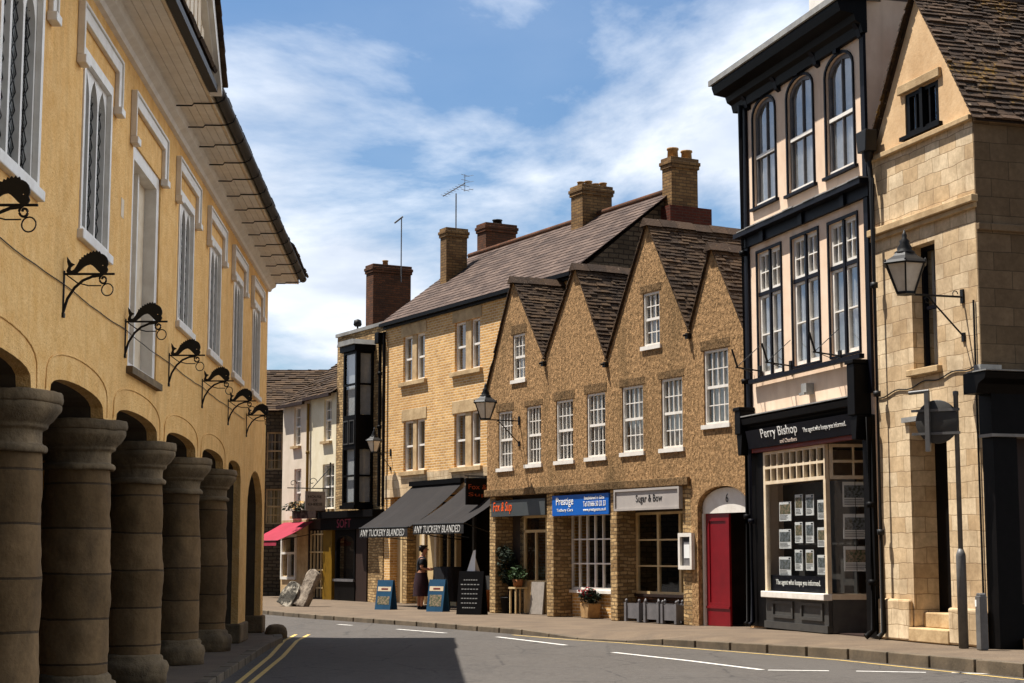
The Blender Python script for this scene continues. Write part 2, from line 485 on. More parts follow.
MT['cloth_black'] = surf('black_cloth', (20, 20, 24), (28, 28, 32), 12, 0.9)
MT['cloth_wine'] = surf('wine_cloth', (50, 22, 28), (34, 18, 24), 10, 0.9)
MT['paper'] = surf('white_paper', (226, 226, 222), None, rough=0.8)
MT['photo_print'] = surf('photo_print', (122, 128, 132), (66, 70, 62), 22, 0.5, lo=0.42, hi=0.58)
MT['photo_warm'] = surf('photo_warm', (150, 128, 104), (70, 84, 60), 22, 0.5, lo=0.42, hi=0.58)
MT['poster_blue'] = surf('poster_blue', (30, 78, 108), (24, 66, 94), 4, 0.6)

def asphalt():
    g = G('asphalt')
    v = g.coord()
    c = g.mix(g.ramp(g.noise(v, 0.35, 5, 0.6), 0.35, 0.7), lin((54, 49, 45)), lin((66, 60, 54)))
    c = g.mix(g.ramp(g.noise(v, 4.0, 6, 0.75), 0.4, 0.62), c, lin((72, 67, 62)))
    c = g.mix(g.ramp(g.noise(v, 14, 4, 0.8), 0.42, 0.62), c, lin((86, 80, 74)))
    c = g.mix(g.ramp(g.noise(v, 60, 2, 0.5), 0.4, 0.7), c, lin((84, 79, 74)))
    st = g.ramp(g.noise(g.coord((1, 0.25, 1)), 1.1, 4, 0.7), 0.55, 0.8)
    mm = g.n('Math', operation='MULTIPLY'); mm.inputs[1].default_value = 0.5; g.l(st, mm.inputs[0])
    c = g.mix(mm.outputs[0], c, lin((48, 46, 45)))
    vo = g.n('TexVoronoi', feature='DISTANCE_TO_EDGE'); vo.inputs['Scale'].default_value = 0.55; g.l(g.coord((1, 0.7, 1)), vo.inputs['Vector'])
    wob = g.noise(v, 3.0, 5, 0.7)
    cr = g.n('Math', operation='MULTIPLY_ADD'); cr.inputs[1].default_value = 0.10; g.l(wob, cr.inputs[0]); g.l(vo.outputs['Distance'], cr.inputs[2])
    crk = g.ramp(cr.outputs[0], 0.050, 0.062, (1, 1, 1, 1), (0, 0, 0, 1))
    mk_ = g.n('Math', operation='MULTIPLY'); mk_.inputs[1].default_value = 0.55; g.l(crk, mk_.inputs[0])
    c = g.mix(mk_.outputs[0], c, lin((36, 34, 33)))
    pt = g.ramp(g.noise(g.coord((0.9, 0.22, 1)), 0.8, 3, 0.5), 0.56, 0.60)
    mk2 = g.n('Math', operation='MULTIPLY'); mk2.inputs[1].default_value = 0.45; g.l(pt, mk2.inputs[0])
    c = g.mix(mk2.outputs[0], c, lin((84, 79, 74)))
    g.l(c, g.b.inputs['Base Color'])
    g.b.inputs['Roughness'].default_value = 0.85
    g.b.inputs['Specular IOR Level'].default_value = 0.3
    g.l(g.bump(g.noise(v, 70, 3, 0.7), 0.8, 0.012), g.b.inputs['Normal'])
    return g.m
MT['asphalt'] = asphalt()
MT['earth'] = surf('far_ground', (84, 80, 74), (70, 68, 60), 0.5, 0.95)
MT['paving'] = surf('paving', (108, 92, 74), (90, 76, 62), 1.2, 0.9, 40, 0.5, 0.01, stain=(78, 68, 58), sscale=1.0, sfac=0.6, speck=(146, 130, 108))
MT['kerb'] = masonry('kerb_stone', (140, 122, 98), (118, 102, 82), (66, 58, 48), 0.9, 3.0, 0.012, 0.0, 0.4, 0.01, 0.8, (78, 68, 56), 0.6, 1.4)
MT['kerb_side'] = surf('kerb_granite', (112, 98, 80), (84, 74, 60), 2.5, 0.9, 25, 0.5, 0.01, stain=(56, 50, 42), sscale=1.5, sfac=0.6)
def paint_mat(name, c, c2):
    g = G(name)
    v = g.coord()
    f = g.ramp(g.noise(v, 9, 5, 0.75), 0.52, 0.66)
    mm = g.n('Math', operation='MULTIPLY'); mm.inputs[1].default_value = 0.75; g.l(f, mm.inputs[0])
    g.l(g.mix(mm.outputs[0], lin(c), lin(c2)), g.b.inputs['Base Color'])
    g.b.inputs['Roughness'].default_value = 0.8
    g.l(g.bump(g.noise(v, 70, 3, 0.7), 0.6, 0.01), g.b.inputs['Normal'])
    return g.m
MT['road_white'] = paint_mat('worn_white_line', (206, 202, 194), (110, 106, 102))
MT['road_yellow'] = paint_mat('worn_yellow_line', (198, 166, 92), (106, 94, 74))

# ------------------------------------------------------------------ shared parts
def lettering(parent, body, x0, x1, z0, z1, y, mat, name='lettering', ext=0.006, shear=0.0, label=None):
    cu = bpy.data.curves.new(name, 'FONT')
    cu.body = body
    cu.extrude = 0.01
    cu.resolution_u = 3
    cu.shear = shear
    ob = bpy.data.objects.new(name, cu)
    COL.objects.link(ob)
    dg = bpy.context.evaluated_depsgraph_get()
    me = bpy.data.meshes.new_from_object(ob.evaluated_get(dg))
    bpy.data.objects.remove(ob)
    xs = [v.co.x for v in me.vertices]; ys = [v.co.y for v in me.vertices]
    ax, bx, ay, by = min(xs), max(xs), min(ys), max(ys)
    for v in me.vertices:
        d = ext if v.co.z > 0 else 0.0
        v.co = Vector((x0 + (v.co.x - ax) / (bx - ax) * (x1 - x0), y - d, z0 + (v.co.y - ay) / (by - ay) * (z1 - z0)))
    me.materials.clear(); me.materials.append(mat)
    o = bpy.data.objects.new(name, me)
    COL.objects.link(o)
    o.parent = parent
    if label: o['label'] = label
    return o

def curtain(parent, x0, x1, z0, z1, y, mat, gap=0.35, both=True):
    mb = MB()
    w = (x1 - x0)
    spans = [(x0, x0 + w * (0.5 - gap / 2)), (x1 - w * (0.5 - gap / 2), x1)] if gap > 0 else [(x0, x1)]
    for a, b in spans:
        n = max(6, int((b - a) / 0.035))
        prev = None
        for k in range(n + 1):
            x = a + (b - a) * k / n
            yy = y + 0.03 * math.sin(k * 1.9 + a * 7)
            cur = ((x, yy, z0), (x, yy, z1))
            if prev: mb.quad(prev[0], cur[0], cur[1], prev[1])
            prev = cur
    return mb.build('curtain', mat, parent, recalc=False)

def sash(parent, r, cols, rows_up, rows_lo, y=0.1, frame=0.055, bar=0.022, mat=None, meet=0.5, sill=None, sill_mat=None, curt=None, gap=0.4, glass=None, sash_open=0.0):
    """Sliding sash window set in an opening r=(x0,x1,z0,z1)."""
    x0, x1, z0, z1 = r
    mat = mat or MT['white_paint']
    mb = MB()
    mb.box(x0, x0 + frame, y - 0.03, y + 0.06, z0, z1); mb.box(x1 - frame, x1, y - 0.03, y + 0.06, z0, z1)
    mb.box(x0 + frame, x1 - frame, y - 0.03, y + 0.06, z1 - frame, z1); mb.box(x0 + frame, x1 - frame, y - 0.03, y + 0.06, z0, z0 + frame)
    a, b, lo, hi = x0 + frame, x1 - frame, z0 + frame, z1 - frame
    zm = lo + (hi - lo) * meet
    if rows_lo:
        mb.box(a, b, y - 0.012, y + 0.05, zm - 0.03, zm + 0.03)
    def grid(p, q, rows, yy):
        for k in range(1, cols):
            x = a + (b - a) * k / cols
            mb.box(x - bar / 2, x + bar / 2, yy, yy + 0.03, p, q)
        for k in range(1, rows):
            z = p + (q - p) * k / rows
            for j in range(cols):
                xa = a + (b - a) * j / cols + (bar / 2 if j else 0); xb = a + (b - a) * (j + 1) / cols - (bar / 2 if j < cols - 1 else 0)
                mb.box(xa, xb, yy + 0.002, yy + 0.028, z - bar / 2, z + bar / 2)
    if rows_lo:
        grid(zm + 0.03, hi, rows_up, y - 0.005); grid(lo, zm - 0.03, rows_lo, y + 0.015)
    else:
        grid(lo, hi, rows_up, y)
    w = mb.build('window', mat, parent)
    MB().quad((a, y + 0.032, lo), (b, y + 0.032, lo), (b, y + 0.032, hi), (a, y + 0.032, hi)).build('pane', glass or MT['glass'], w)
    if sill:
        MB().box(x0 - 0.07, x1 + 0.07, -sill, y - 0.03, z0 - 0.09, z0 - 0.001).build('sill', sill_mat or mat, w)
    if curt:
        curtain(w, a + 0.01, b - 0.01, lo, hi, y + 0.16, curt, gap)
    return w

def pipe_run(parent, pts, r=0.05, collars=(), mat=None, name='downpipe'):
    mb = MB().tube(pts, r, 10)
    for x, y, z in collars:
        mb.lathe([(r * 1.35, z - 0.05), (r * 1.35, z + 0.05)], x, y, 10)
    return mb.build(name, mat or MT['black_paint'], parent)

def chimney(parent, x0, x1, y0, y1, z0, z1, mat, pots=(), cap=0.06, potmat=None):
    mb = MB().box(x0, x1, y0, y1, z0, z1 - 0.3)
    mb.box(x0 - cap * .6, x1 + cap * .6, y0 - cap * .6, y1 + cap * .6, z1 - 0.3, z1 - 0.2)
    mb.box(x0 - cap, x1 + cap, y0 - cap, y1 + cap, z1 - 0.2, z1 - 0.1)
    mb.box(x0 - cap * .4, x1 + cap * .4, y0 - cap * .4, y1 + cap * .4, z1 - 0.1, z1)
    c = mb.build('chimney', mat, parent, bevel=0.012)
    for px, py, r, h in pots:
        MB().lathe([(r, z1), (r * .92, z1 + h * .8), (r * 1.08, z1 + h * .82), (r * 1.08, z1 + h), (r * .8, z1 + h), (r * .8, z1 + h * .6)], px, py, 12).build('chimney_pot', potmat or MT['buff_pot'], c)
    return c
# ------------------------------------------------------------------ ground, road, pavements
def structure(o, label=None):
    o['kind'] = 'structure'
    if label: o['label'] = label
    return o

structure(MB().quad((-900, -300, -0.112), (900, -300, -0.112), (900, 1500, -0.112), (-900, 1500, -0.112)).build('ground', MT['earth']))
road = structure(MB().quad((-40, -30, -0.1), (40, -30, -0.1), (40, 90, -0.1), (-40, 90, -0.1)).build('road', MT['asphalt']))

KERB = [(-16.0, 62.0), (-10.5, 53.0), (-6.51, 45.93), (-4.91, 42.93), (-2.14, 38.6), (0.2, 34.6), (1.24, 32.78), (2.1, 31.65), (2.67, 30.7), tuple(ground(848, 649, .06))[:2], tuple(ground(1024, 664, .08))[:2], (8.6, 17.5), (11.6, 5.0), (13.6, -12)]
DROP = {5: 0.0, 6: -0.075, 7: -0.07, 8: 0.0, 9: 0.06, 10: 0.08, 11: .08, 12: .08, 13: .08}
MID = {6: .03, 7: .05, 8: .07, 9: .08, 10: .09, 11: .09, 12: .09, 13: .09}
INN = {6: .05, 7: .088, 8: .09, 9: .09, 10: .09, 11: .09, 12: .09, 13: .09}
def offset(line, d):
    out = []
    for k, p in enumerate(line):
        a = Vector(line[max(0, k - 1)]); b = Vector(line[min(len(line) - 1, k + 1)])
        t = (b - a).normalized()
        n = Vector((-t.y, t.x))
        out.append(Vector(p) + n * d)
    return out
kb = offset(KERB, 0.16); ki = offset(KERB, 0.75)
inner = [(k[0] + 24, k[1] + 14) for k in KERB]
pv = MB()
for k in range(len(KERB) - 1):
    za, zb = DROP.get(k, 0.0), DROP.get(k + 1, 0.0)
    A, B = kb[k], kb[k + 1]; C, D = ki[k], ki[k + 1]; E_, F_ = inner[k], inner[k + 1]
    mc, md_, ie, if_ = MID.get(k, 0.0), MID.get(k + 1, 0.0), INN.get(k, 0.0), INN.get(k + 1, 0.0)
    pv.quad((A.x, A.y, za), (B.x, B.y, zb), (D.x, D.y, md_), (C.x, C.y, mc))
    pv.quad((C.x, C.y, mc), (D.x, D.y, md_), (F_[0], F_[1], if_), (E_[0], E_[1], ie))
pav = structure(pv.build('pavement', MT['paving']))
km = MB()
for k in range(len(KERB) - 1):                     # separate kerb stones, laid end to end
    a, b = Vector(KERB[k]), Vector(KERB[k + 1])
    A, B = kb[k], kb[k + 1]
    za, zb = DROP.get(k, 0.0), DROP.get(k + 1, 0.0)
    n = max(1, int((b - a).length / 0.9))
    for j in range(n):
        s, t = j / n + 0.006, (j + 1) / n - 0.006
        jz = 0.006 * random.random() + 0.003
        p, q, r_, w_ = a.lerp(b, s), a.lerp(b, t), A.lerp(B, t), A.lerp(B, s)
        z0, z1 = za + (zb - za) * s + jz, za + (zb - za) * t + jz
        vs = [(p.x, p.y, -0.13), (q.x, q.y, -0.13), (r_.x, r_.y, -0.13), (w_.x, w_.y, -0.13), (p.x, p.y, z0), (q.x, q.y, z1), (r_.x, r_.y, z1), (w_.x, w_.y, z0)]
        km.add(vs, [(4, 5, 6, 7), (0, 1, 5, 4), (1, 2, 6, 5), (2, 3, 7, 6), (3, 0, 4, 7)])
km.build('kerb', MT['kerb_side'], pav, bevel=0.012)

def stripe(pts, w, z=-0.096):
    mb = MB()
    P_ = [Vector((p[0], p[1])) for p in pts]
    L, Rr = offset(P_, w / 2), offset(P_, -w / 2)
    for k in range(len(P_) - 1):
        mb.quad((Rr[k].x, Rr[k].y, z), (Rr[k + 1].x, Rr[k + 1].y, z), (L[k + 1].x, L[k + 1].y, z), (L[k].x, L[k].y, z))
    return mb
for seg in [((613, 652.5), (690, 661), (762, 670)), ((768, 670.3), (829, 671)), ((856, 671.3), (926, 672.6)), ((952, 672.8), (1017, 675)), ((497, 637), (566, 645.3)), ((397, 629.3), (446, 633.2)), ((338, 624.5), (352, 625.5))]:
    stripe([ground(*p, -0.1) for p in seg], 0.11).build('lane_marking', MT['road_white'], road)
stripe(offset(KERB, -0.22)[5:], 0.075).build('edge_line', MT['road_yellow'], road)
for off in (238, 251):
    far = off + 58
    mid = off + 32
    stripe([ground(off - 62, 733, -0.1), ground(off, 683, -0.1), ground(mid, 656.5, -0.1), ground(far - 12, 641, -0.1), ground(far, 634.6, -0.1)], 0.07).build('edge_line', MT['road_yellow'], road)

# market side pavement with its kerb
mk = [(-2.6, 5.0), (-3.1, 12.5), (-3.586, 20.4), (-4.0, 27.0), (-4.126, 29.2), (-4.2, 31.6), (-4.42, 33.0), (-5.0, 34.3), (-6.2, 35.0), (-14.0, 35.6)]
mo = offset(mk, 0.17)
mp_ = MB()
cen = (-14.0, 15.0)
for k in range(len(mk) - 1):
    a, b = mo[k], mo[k + 1]
    mp_.quad((a.x, a.y, 0), (b.x, b.y, 0), (-14, b.y, 0), (-14, a.y, 0))
mpav = structure(mp_.build('pavement', MT['paving']))
km = MB()
for k in range(len(mk) - 1):
    a, b = Vector(mk[k]), Vector(mk[k + 1]); A, B = mo[k], mo[k + 1]
    n = max(1, int((b - a).length / 0.9))
    for j in range(n):
        s, t = j / n + 0.006, (j + 1) / n - 0.006
        p, q, r_, w_ = a.lerp(b, s), a.lerp(b, t), A.lerp(B, t), A.lerp(B, s)
        jz = 0.004 + 0.006 * random.random()
        vs = [(p.x, p.y, -0.13), (q.x, q.y, -0.13), (r_.x, r_.y, -0.13), (w_.x, w_.y, -0.13), (p.x, p.y, jz), (q.x, q.y, jz), (r_.x, r_.y, jz), (w_.x, w_.y, jz)]
        km.add(vs, [(4, 5, 6, 7), (0, 1, 5, 4), (1, 2, 6, 5), (2, 3, 7, 6), (3, 0, 4, 7)])
km.build('kerb', MT['kerb_side'], mpav, bevel=0.012)

# ------------------------------------------------------------------ market house (left)
mh = root('market_house', MKT.world(0, 0), MKT.rz, 'ochre rendered market hall raised on a row of thick stone columns', 'building')
XE = 7.75
CX = [-15.2, -12.0, -8.9, -5.5, -2.1, 1.15]
CY = 0.3
out = [(-20, 6.95), (XE, 6.95), (XE, 0.0), (7.3, 0.0)]
out += [p for p in arch(4.5, 7.3, 0.0, 2.3, 3.05, 12)[2:]]
out += [(4.5, 0.0), (3.35, 0.0), (3.35, 2.835)]
def flat_arch(xr, xl, zs, za, n=12):
    c, w = (xr + xl) / 2, (xr - xl) / 2
    return [(c + w * math.cos(math.pi * k / n), zs + (za - zs) * (max(0, math.sin(math.pi * k / n)) ** 0.5)) for k in range(n + 1)]
out += flat_arch(3.3, CX[-1] + 0.34, 2.84, 3.05)
for i in range(len(CX) - 1, 0, -1):
    out += [(CX[i] - 0.42, 2.76)] if False else []
    out += flat_arch(CX[i] - 0.34, CX[i - 1] + 0.34, 2.84, 3.05)
out += [(-20, 2.84)]
WIN = [-13.05, -9.98, -3.85, -0.75, 2.4, 5.5]
holes = [rc(c - 0.70, c + 0.66, 4.46, 6.14) for c in WIN] + [rc(-7.98, -6.05, 3.5, 5.95)]
MB().slab(out, holes, 0.0, 0.12).build('wall', MT['ochre'], mh)
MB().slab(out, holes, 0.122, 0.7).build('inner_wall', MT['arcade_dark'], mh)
MB().box(XE - 0.7, XE - 0.003, 0.7, 9, 0.0, 6.95).build('end_wall', MT['ochre'], mh)
for pa_, pb_ in ((3.3, 4.55), (7.26, XE + .06)):
    MB().box(pa_, pb_, -0.055, 0.76, 0, 0.33).build('plinth', MT['cap_stone'], mh, bevel=0.03)
MB().box(-20, XE - 0.75, 8.6, 9.0, 0, 6.95).build('back_wall', MT['grey_rubble'], mh)
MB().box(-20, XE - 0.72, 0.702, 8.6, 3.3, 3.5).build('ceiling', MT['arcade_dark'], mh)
MB().box(-20.3, -20, 0.0, 9, 0, 6.95).build('end_wall', MT['ochre'], mh)
MB().box(-20, XE - 0.75, 0.75, 8.6, -0.02, 0.012).build('arcade_floor', MT['paving'], mh)
# columns
def column(x, y, r=0.345):
    prof = []
    for k in range(41):
        z = .30 + 2.08 * k / 40
        q = r * (1.0 + .03 * math.sin(math.pi * k / 40) - .08 * (k / 40) ** 2)
        if k % 9 == 4: q -= .004
        prof.append((q, z))
    c = weather(MB().lathe(prof, x, y, 48).build('column', MT['column_stone'], mh), .02, 2.4, .012, 8.0)
    MB().lathe([(r * 1.24, 0.0), (r * 1.24, 0.10), (r * 1.27, 0.13), (r * 1.30, 0.19), (r * 1.24, 0.25), (r * 1.12, 0.27), (r * 1.12, 0.31), (r * 1.03, 0.34), (r * .9, 0.34)], x, y, 40).build('column_base', MT['cap_stone'], c)
    weather(c.children[0], .02, 3.0, .012, 10)
    cap = MB().lathe([(r * .9, 2.340), (r * 1.04, 2.340), (r * 1.07, 2.370), (r * 1.04, 2.400), (r * .93, 2.410), (r * .94, 2.520), (r * 1.06, 2.540), (r * 1.06, 2.570), (r * 1.2, 2.610), (r * 1.28, 2.650), (r * 1.36, 2.690), (r * 1.36, 2.740), (r * .8, 2.740)], x, y, 32)
    cap.lathe([(r * 1.28, 2.735), (r * 1.38, 2.740), (r * 1.40, 2.780), (r * 1.37, 2.837), (r * .5, 2.837)], x, y, 40)
    weather(cap.build('capital', MT['cap_stone'], c, bevel=0.02), .012, 3.0, .008, 10)
for x in CX:
    column(x, CY)
for x in CX + [4.3]:
    column(x, 4.3)
# raised rib over each arch and a cable between the brackets
rib = MB()
for i in range(1, len(CX)):
    c, w = (CX[i] + CX[i - 1]) / 2, (CX[i] - CX[i - 1]) / 2 - 0.16
    pts = [(c + w * math.cos(math.pi * k / 16), -0.004, 2.90 + 0.38 * (max(0, math.sin(math.pi * k / 16)) ** 0.5)) for k in range(17)]
    rib.tube([(pts[0][0], 0.0, 2.86)] + pts + [(pts[-1][0], 0.0, 2.86)], 0.009, 6)
rib.build('arch_moulding', MT['ochre'], mh)
cab = []
BX = [-14.25, -11.27, -8.18, -5.1, -1.95, 1.25, 4.05]
for a, b in zip(BX[:-1], BX[1:]):
    for k in range(8):
        t = k / 8
        cab.append((a + (b - a) * t, -0.012, 3.86 - 0.02 * math.sin(math.pi * t) + 0.004 * math.sin(a * 9 + k * 2.1)))
MB().tube(cab, 0.005, 5).build('cable', MT['dark_wood'], mh)
# gothic windows under white label moulds
def gothic_window(c):
    x0, x1, z0, z1 = c - 0.70, c + 0.66, 4.46, 6.14
    n, m_ = 3, 0.06
    ws = (x1 - x0 - 0.2 - m_ * (n - 1)) / n
    lights = [(x0 + 0.1 + k * (ws + m_), x0 + 0.1 + k * (ws + m_) + ws) for k in range(n)]
    w = MB().slab(rc(x0, x1, z0, z1), [gothic(p, q, z0 + 0.08, z1 - 0.34, z1 - 0.09) for p, q in lights], 0.035, 0.10)
    w.slab(rc(x0 - .03, x1 + .03, z0, z1 + .04), [rc(x0 + 0.05, x1 - 0.05, z0 + 0.05, z1 - 0.06)], -0.015, 0.033)
    w = w.build('window', MT['white_paint'], mh)
    MB().quad((x0 + .05, .085, z0 + .05), (x1 - .05, .085, z0 + .05), (x1 - .05, .085, z1 - .05), (x0 + .05, .085, z1 - .05)).build('pane', MT['glass'], w)
    ld = MB()
    for hx0, hx1 in lights:
        st = (hx1 - hx0) / 2
        for k in range(-26, 4):
            for sgn in (1, -1):
                xa = hx0 + k * st if sgn > 0 else hx1 - k * st
                pts = []
                for t in range(0, 120):
                    xx = xa + sgn * st * t * 0.25; zz = z0 + 0.08 + 0.15 * t * 0.25
                    if hx0 <= xx <= hx1 and zz < z1 - .2: pts.append((xx, zz))
                if len(pts) > 1:
                    (ax, az), (bx, bz) = pts[0], pts[-1]
                    q = 0.005
                    ld.add([(ax - q, .072, az), (ax + q, .072, az), (bx + q, .072, bz), (bx - q, .072, bz), (ax - q, .08, az), (ax + q, .08, az), (bx + q, .08, bz), (bx - q, .08, bz)],
                           [(0, 1, 2, 3), (4, 7, 6, 5), (0, 4, 5, 1), (3, 2, 6, 7), (0, 3, 7, 4), (1, 5, 6, 2)])
    ld.build('leading', MT['iron'], w)
    MB().box(x0 - 0.08, x1 + 0.06, -0.06, 0.033, z0 - 0.09, z0 - 0.001).build('sill', MT['white_paint'], w, bevel=0.01)
    curtain(w, x0 + 0.1, x1 - 0.1, z0 + 0.08, z1 - 0.1, 0.2, MT['curtain'], 0.2)
def label_mould(c, hw, z):
    m = MB().slab([(c - hw, z - 0.48), (c - hw + 0.12, z - 0.48), (c - hw + 0.12, z - 0.12), (c + hw - 0.12, z - 0.12), (c + hw - 0.12, z - 0.48), (c + hw, z - 0.48), (c + hw, z), (c - hw, z)], (), -0.05, -0.001)
    m.slab([(c - hw - .03, z - .48), (c - hw + .0, z - .48), (c - hw, z), (c + hw, z), (c + hw, z - .48), (c + hw + .03, z - .48), (c + hw + .03, z + .03), (c - hw - .03, z + .03)], (), -0.07, -0.001)
    for s in (-1, 1):
        m.box(c + s * (hw - 0.06) - 0.1, c + s * (hw - 0.06) + 0.1, -0.09, -0.002, z - 0.56, z - 0.481)
    m.build('hood_mould', MT['white_paint'], mh, bevel=0.008)
for c in WIN:
    gothic_window(c)
    label_mould(c - .03, 0.98, 6.5)
label_mould(-7.05, 1.12, 6.44)
# blocked doorway high in the wall
d = MB().slab(rc(-7.98, -6.05, 3.5, 5.95), [rc(-7.8, -6.23, 3.56, 5.8)], 0.02, 0.30)
d.build('blocked_doorway', MT['white_paint'], mh)
bd = bpy.data.objects['blocked_doorway']
MB().box(-7.8, -7.02, 0.22, 0.29, 3.56, 5.8).build('panel', MT['white_trim'], bd)
MB().box(-7.0, -6.23, 0.16, 0.29, 3.56, 5.8).build('panel', MT['white_trim'], bd)
MB().box(-7.05, -6.97, 0.1, 0.159, 3.56, 5.8).build('mullion', MT['white_paint'], bd)
MB().box(-8.05, -5.98, -0.07, 0.3, 3.42, 3.497).build('sill', MT['cap_stone'], bd)
MB().box(-8.62, -8.46, -0.004, 0.002, 5.0, 5.2).build('wall_vent', MT['white_trim'], mh)
# eaves: cove, soffit, fascia, gutter, brackets
cv = MB().slab([(-0.001, 6.74), (-0.05, 6.75), (-0.07, 6.8), (-0.14, 6.84), (-0.16, 6.93), (-0.001, 6.93)], (), -20, XE + 0.1, axis='x')
cv.build('cornice', MT['white_paint'], mh)
so = MB()
for k in range(4):
    y1, y0 = -0.16 - k * 0.098, -0.16 - (k + 1) * 0.098 + 0.006
    so.box(-20, XE + 0.22, y0, y1, 6.93, 6.96)
so.build('soffit', MT['white_paint'], mh)
MB().box(-20, XE + 0.24, -0.59, -0.553, 6.93, 7.08).build('fascia', MT['white_trim'], mh)
gut = MB()
pr = [(-0.595 - 0.075 + 0.075 * math.cos(a), 7.04 + 0.075 * math.sin(a)) for a in [math.pi + k * math.pi / 8 for k in range(9)]]
pr2 = [(-0.595 - 0.075 + 0.06 * math.cos(a), 7.04 + 0.06 * math.sin(a)) for a in [2 * math.pi - k * math.pi / 8 for k in range(9)]]
gut.slab(pr + pr2, (), -6.3, XE + 0.26, axis='x')
gut.build('gutter', MT['iron'], mh)
for k in range(14):
    x = -6.0 + k * 1.05
    MB().tube([(x, -0.14, 6.885), (x, -0.34, 6.885), (x, -0.36, 6.912), (x, -0.56, 6.912), (x, -0.64, 6.92), (x, -0.72, 6.96), (x, -0.745, 7.05)], 0.010, 5).build('gutter_bracket', MT['iron'], mh)
rf = MB().quad((-20, -0.66, 7.09), (XE + .28, -0.66, 7.09), (XE - 3.4, 4.5, 11.6), (-20, 4.5, 11.6)).quad((-20, 9.7, 7.06), (XE + .35, 9.7, 7.06), (XE - 3.4, 4.5, 11.6), (-20, 4.5, 11.6)).add([(XE + .35, -.72, 7.06), (XE + .35, 9.7, 7.06), (XE - 3.4, 4.5, 11.6)], [(0, 1, 2)])
V0 = Vector((0, 5.22, 4.54))
rf.tiles((-20, -0.67, 7.11), (1, 0, 0), V0, 20 + XE - 3.4, V0.length, 0.36, 0.26, 0.03, 0.5)
for k in range(22):      # hip corner courses shorten towards the ridge
    f = k / 22
    rf.tiles((XE - 3.4, -0.74 + 5.22 * f, 7.07 + 4.54 * f), (1, 0, 0), V0, 3.75 * (1 - f), 0.3, 0.36, 0.3, 0.03, 0.5)
rf.build('roof', MT['stone_tile'], mh)
# attic gable over the eaves
GC, GH, GZ, GS = -9.75, 3.3, 6.97, 0.86
apz = GZ + GH * GS
ga = MB().slab([(GC - GH, GZ), (GC + GH, GZ), (GC, apz)], [rc(GC - 0.75, GC + 0.75, GZ + 0.3, GZ + 1.3)], -0.60, -0.4)
gab_o = ga.build('attic_gable', MT['cream_paint'], mh)
bb = MB()
for s in (-1, 1):
    for w_, d_ in ((0.16, -0.74), (0.30, -0.68)):
        bb.slab([(GC + s * (GH + 0.1), GZ - 0.06), (GC + s * (GH + 0.1), GZ + 0.14 - .06), (GC, apz + 0.14), (GC, apz - w_ * 1.3)] if True else [], (), d_, -0.602)
bb.build('bargeboard', MT['white_paint'], gab_o)
for k in range(7):
    for s in (-1, 1):
        xx = GC + s * (0.95 + k * 0.3)
        hgt = (GH - abs(xx - GC)) * GS - 0.35
        if hgt > 0.25:
            MB().box(xx - 0.11, xx + 0.11, -0.625, -0.601, GZ + 0.15, GZ + 0.1 + hgt).build('panel', MT['white_trim'], gab_o)
gw = MB().slab(rc(GC - 0.75, GC + 0.75, GZ + 0.3, GZ + 1.3), [rc(GC - 0.66, GC - 0.04, GZ + 0.38, GZ + 1.22), rc(GC + 0.04, GC + 0.66, GZ + 0.38, GZ + 1.22)], -0.64, -0.5)
MB().quad((GC - .7, -.55, GZ + .34), (GC + .7, -.55, GZ + .34), (GC + .7, -.55, GZ + 1.26), (GC - .7, -.55, GZ + 1.26)).build('pane', MT['glass'], gw.build('window', MT['white_paint'], gab_o))
MB().box(GC - GH - .1, GC + GH - 0.02, -0.70, -0.601, GZ - 0.045, GZ + 0.04).build('flashing', MT['iron'], gab_o)
gr_ = MB()
for s in (-1, 1):
    O = (GC + s * (GH + 0.16), -0.80, GZ + 0.06)
    V1 = Vector((-s, 0, GS))
    Ls = (GH + 0.25) * math.sqrt(1 + GS * GS)
    gr_.tiles(O, (0, 1, 0), V1, 4.2, Ls, 0.3, 0.24, 0.05, 0.7)
    gr_.quad(O, (O[0], 3.3, O[2]), (GC, 3.3, apz + 0.2), (GC, -0.80, apz + 0.2))
gr_.build('gable_roof', MT['stone_tile'], gab_o)

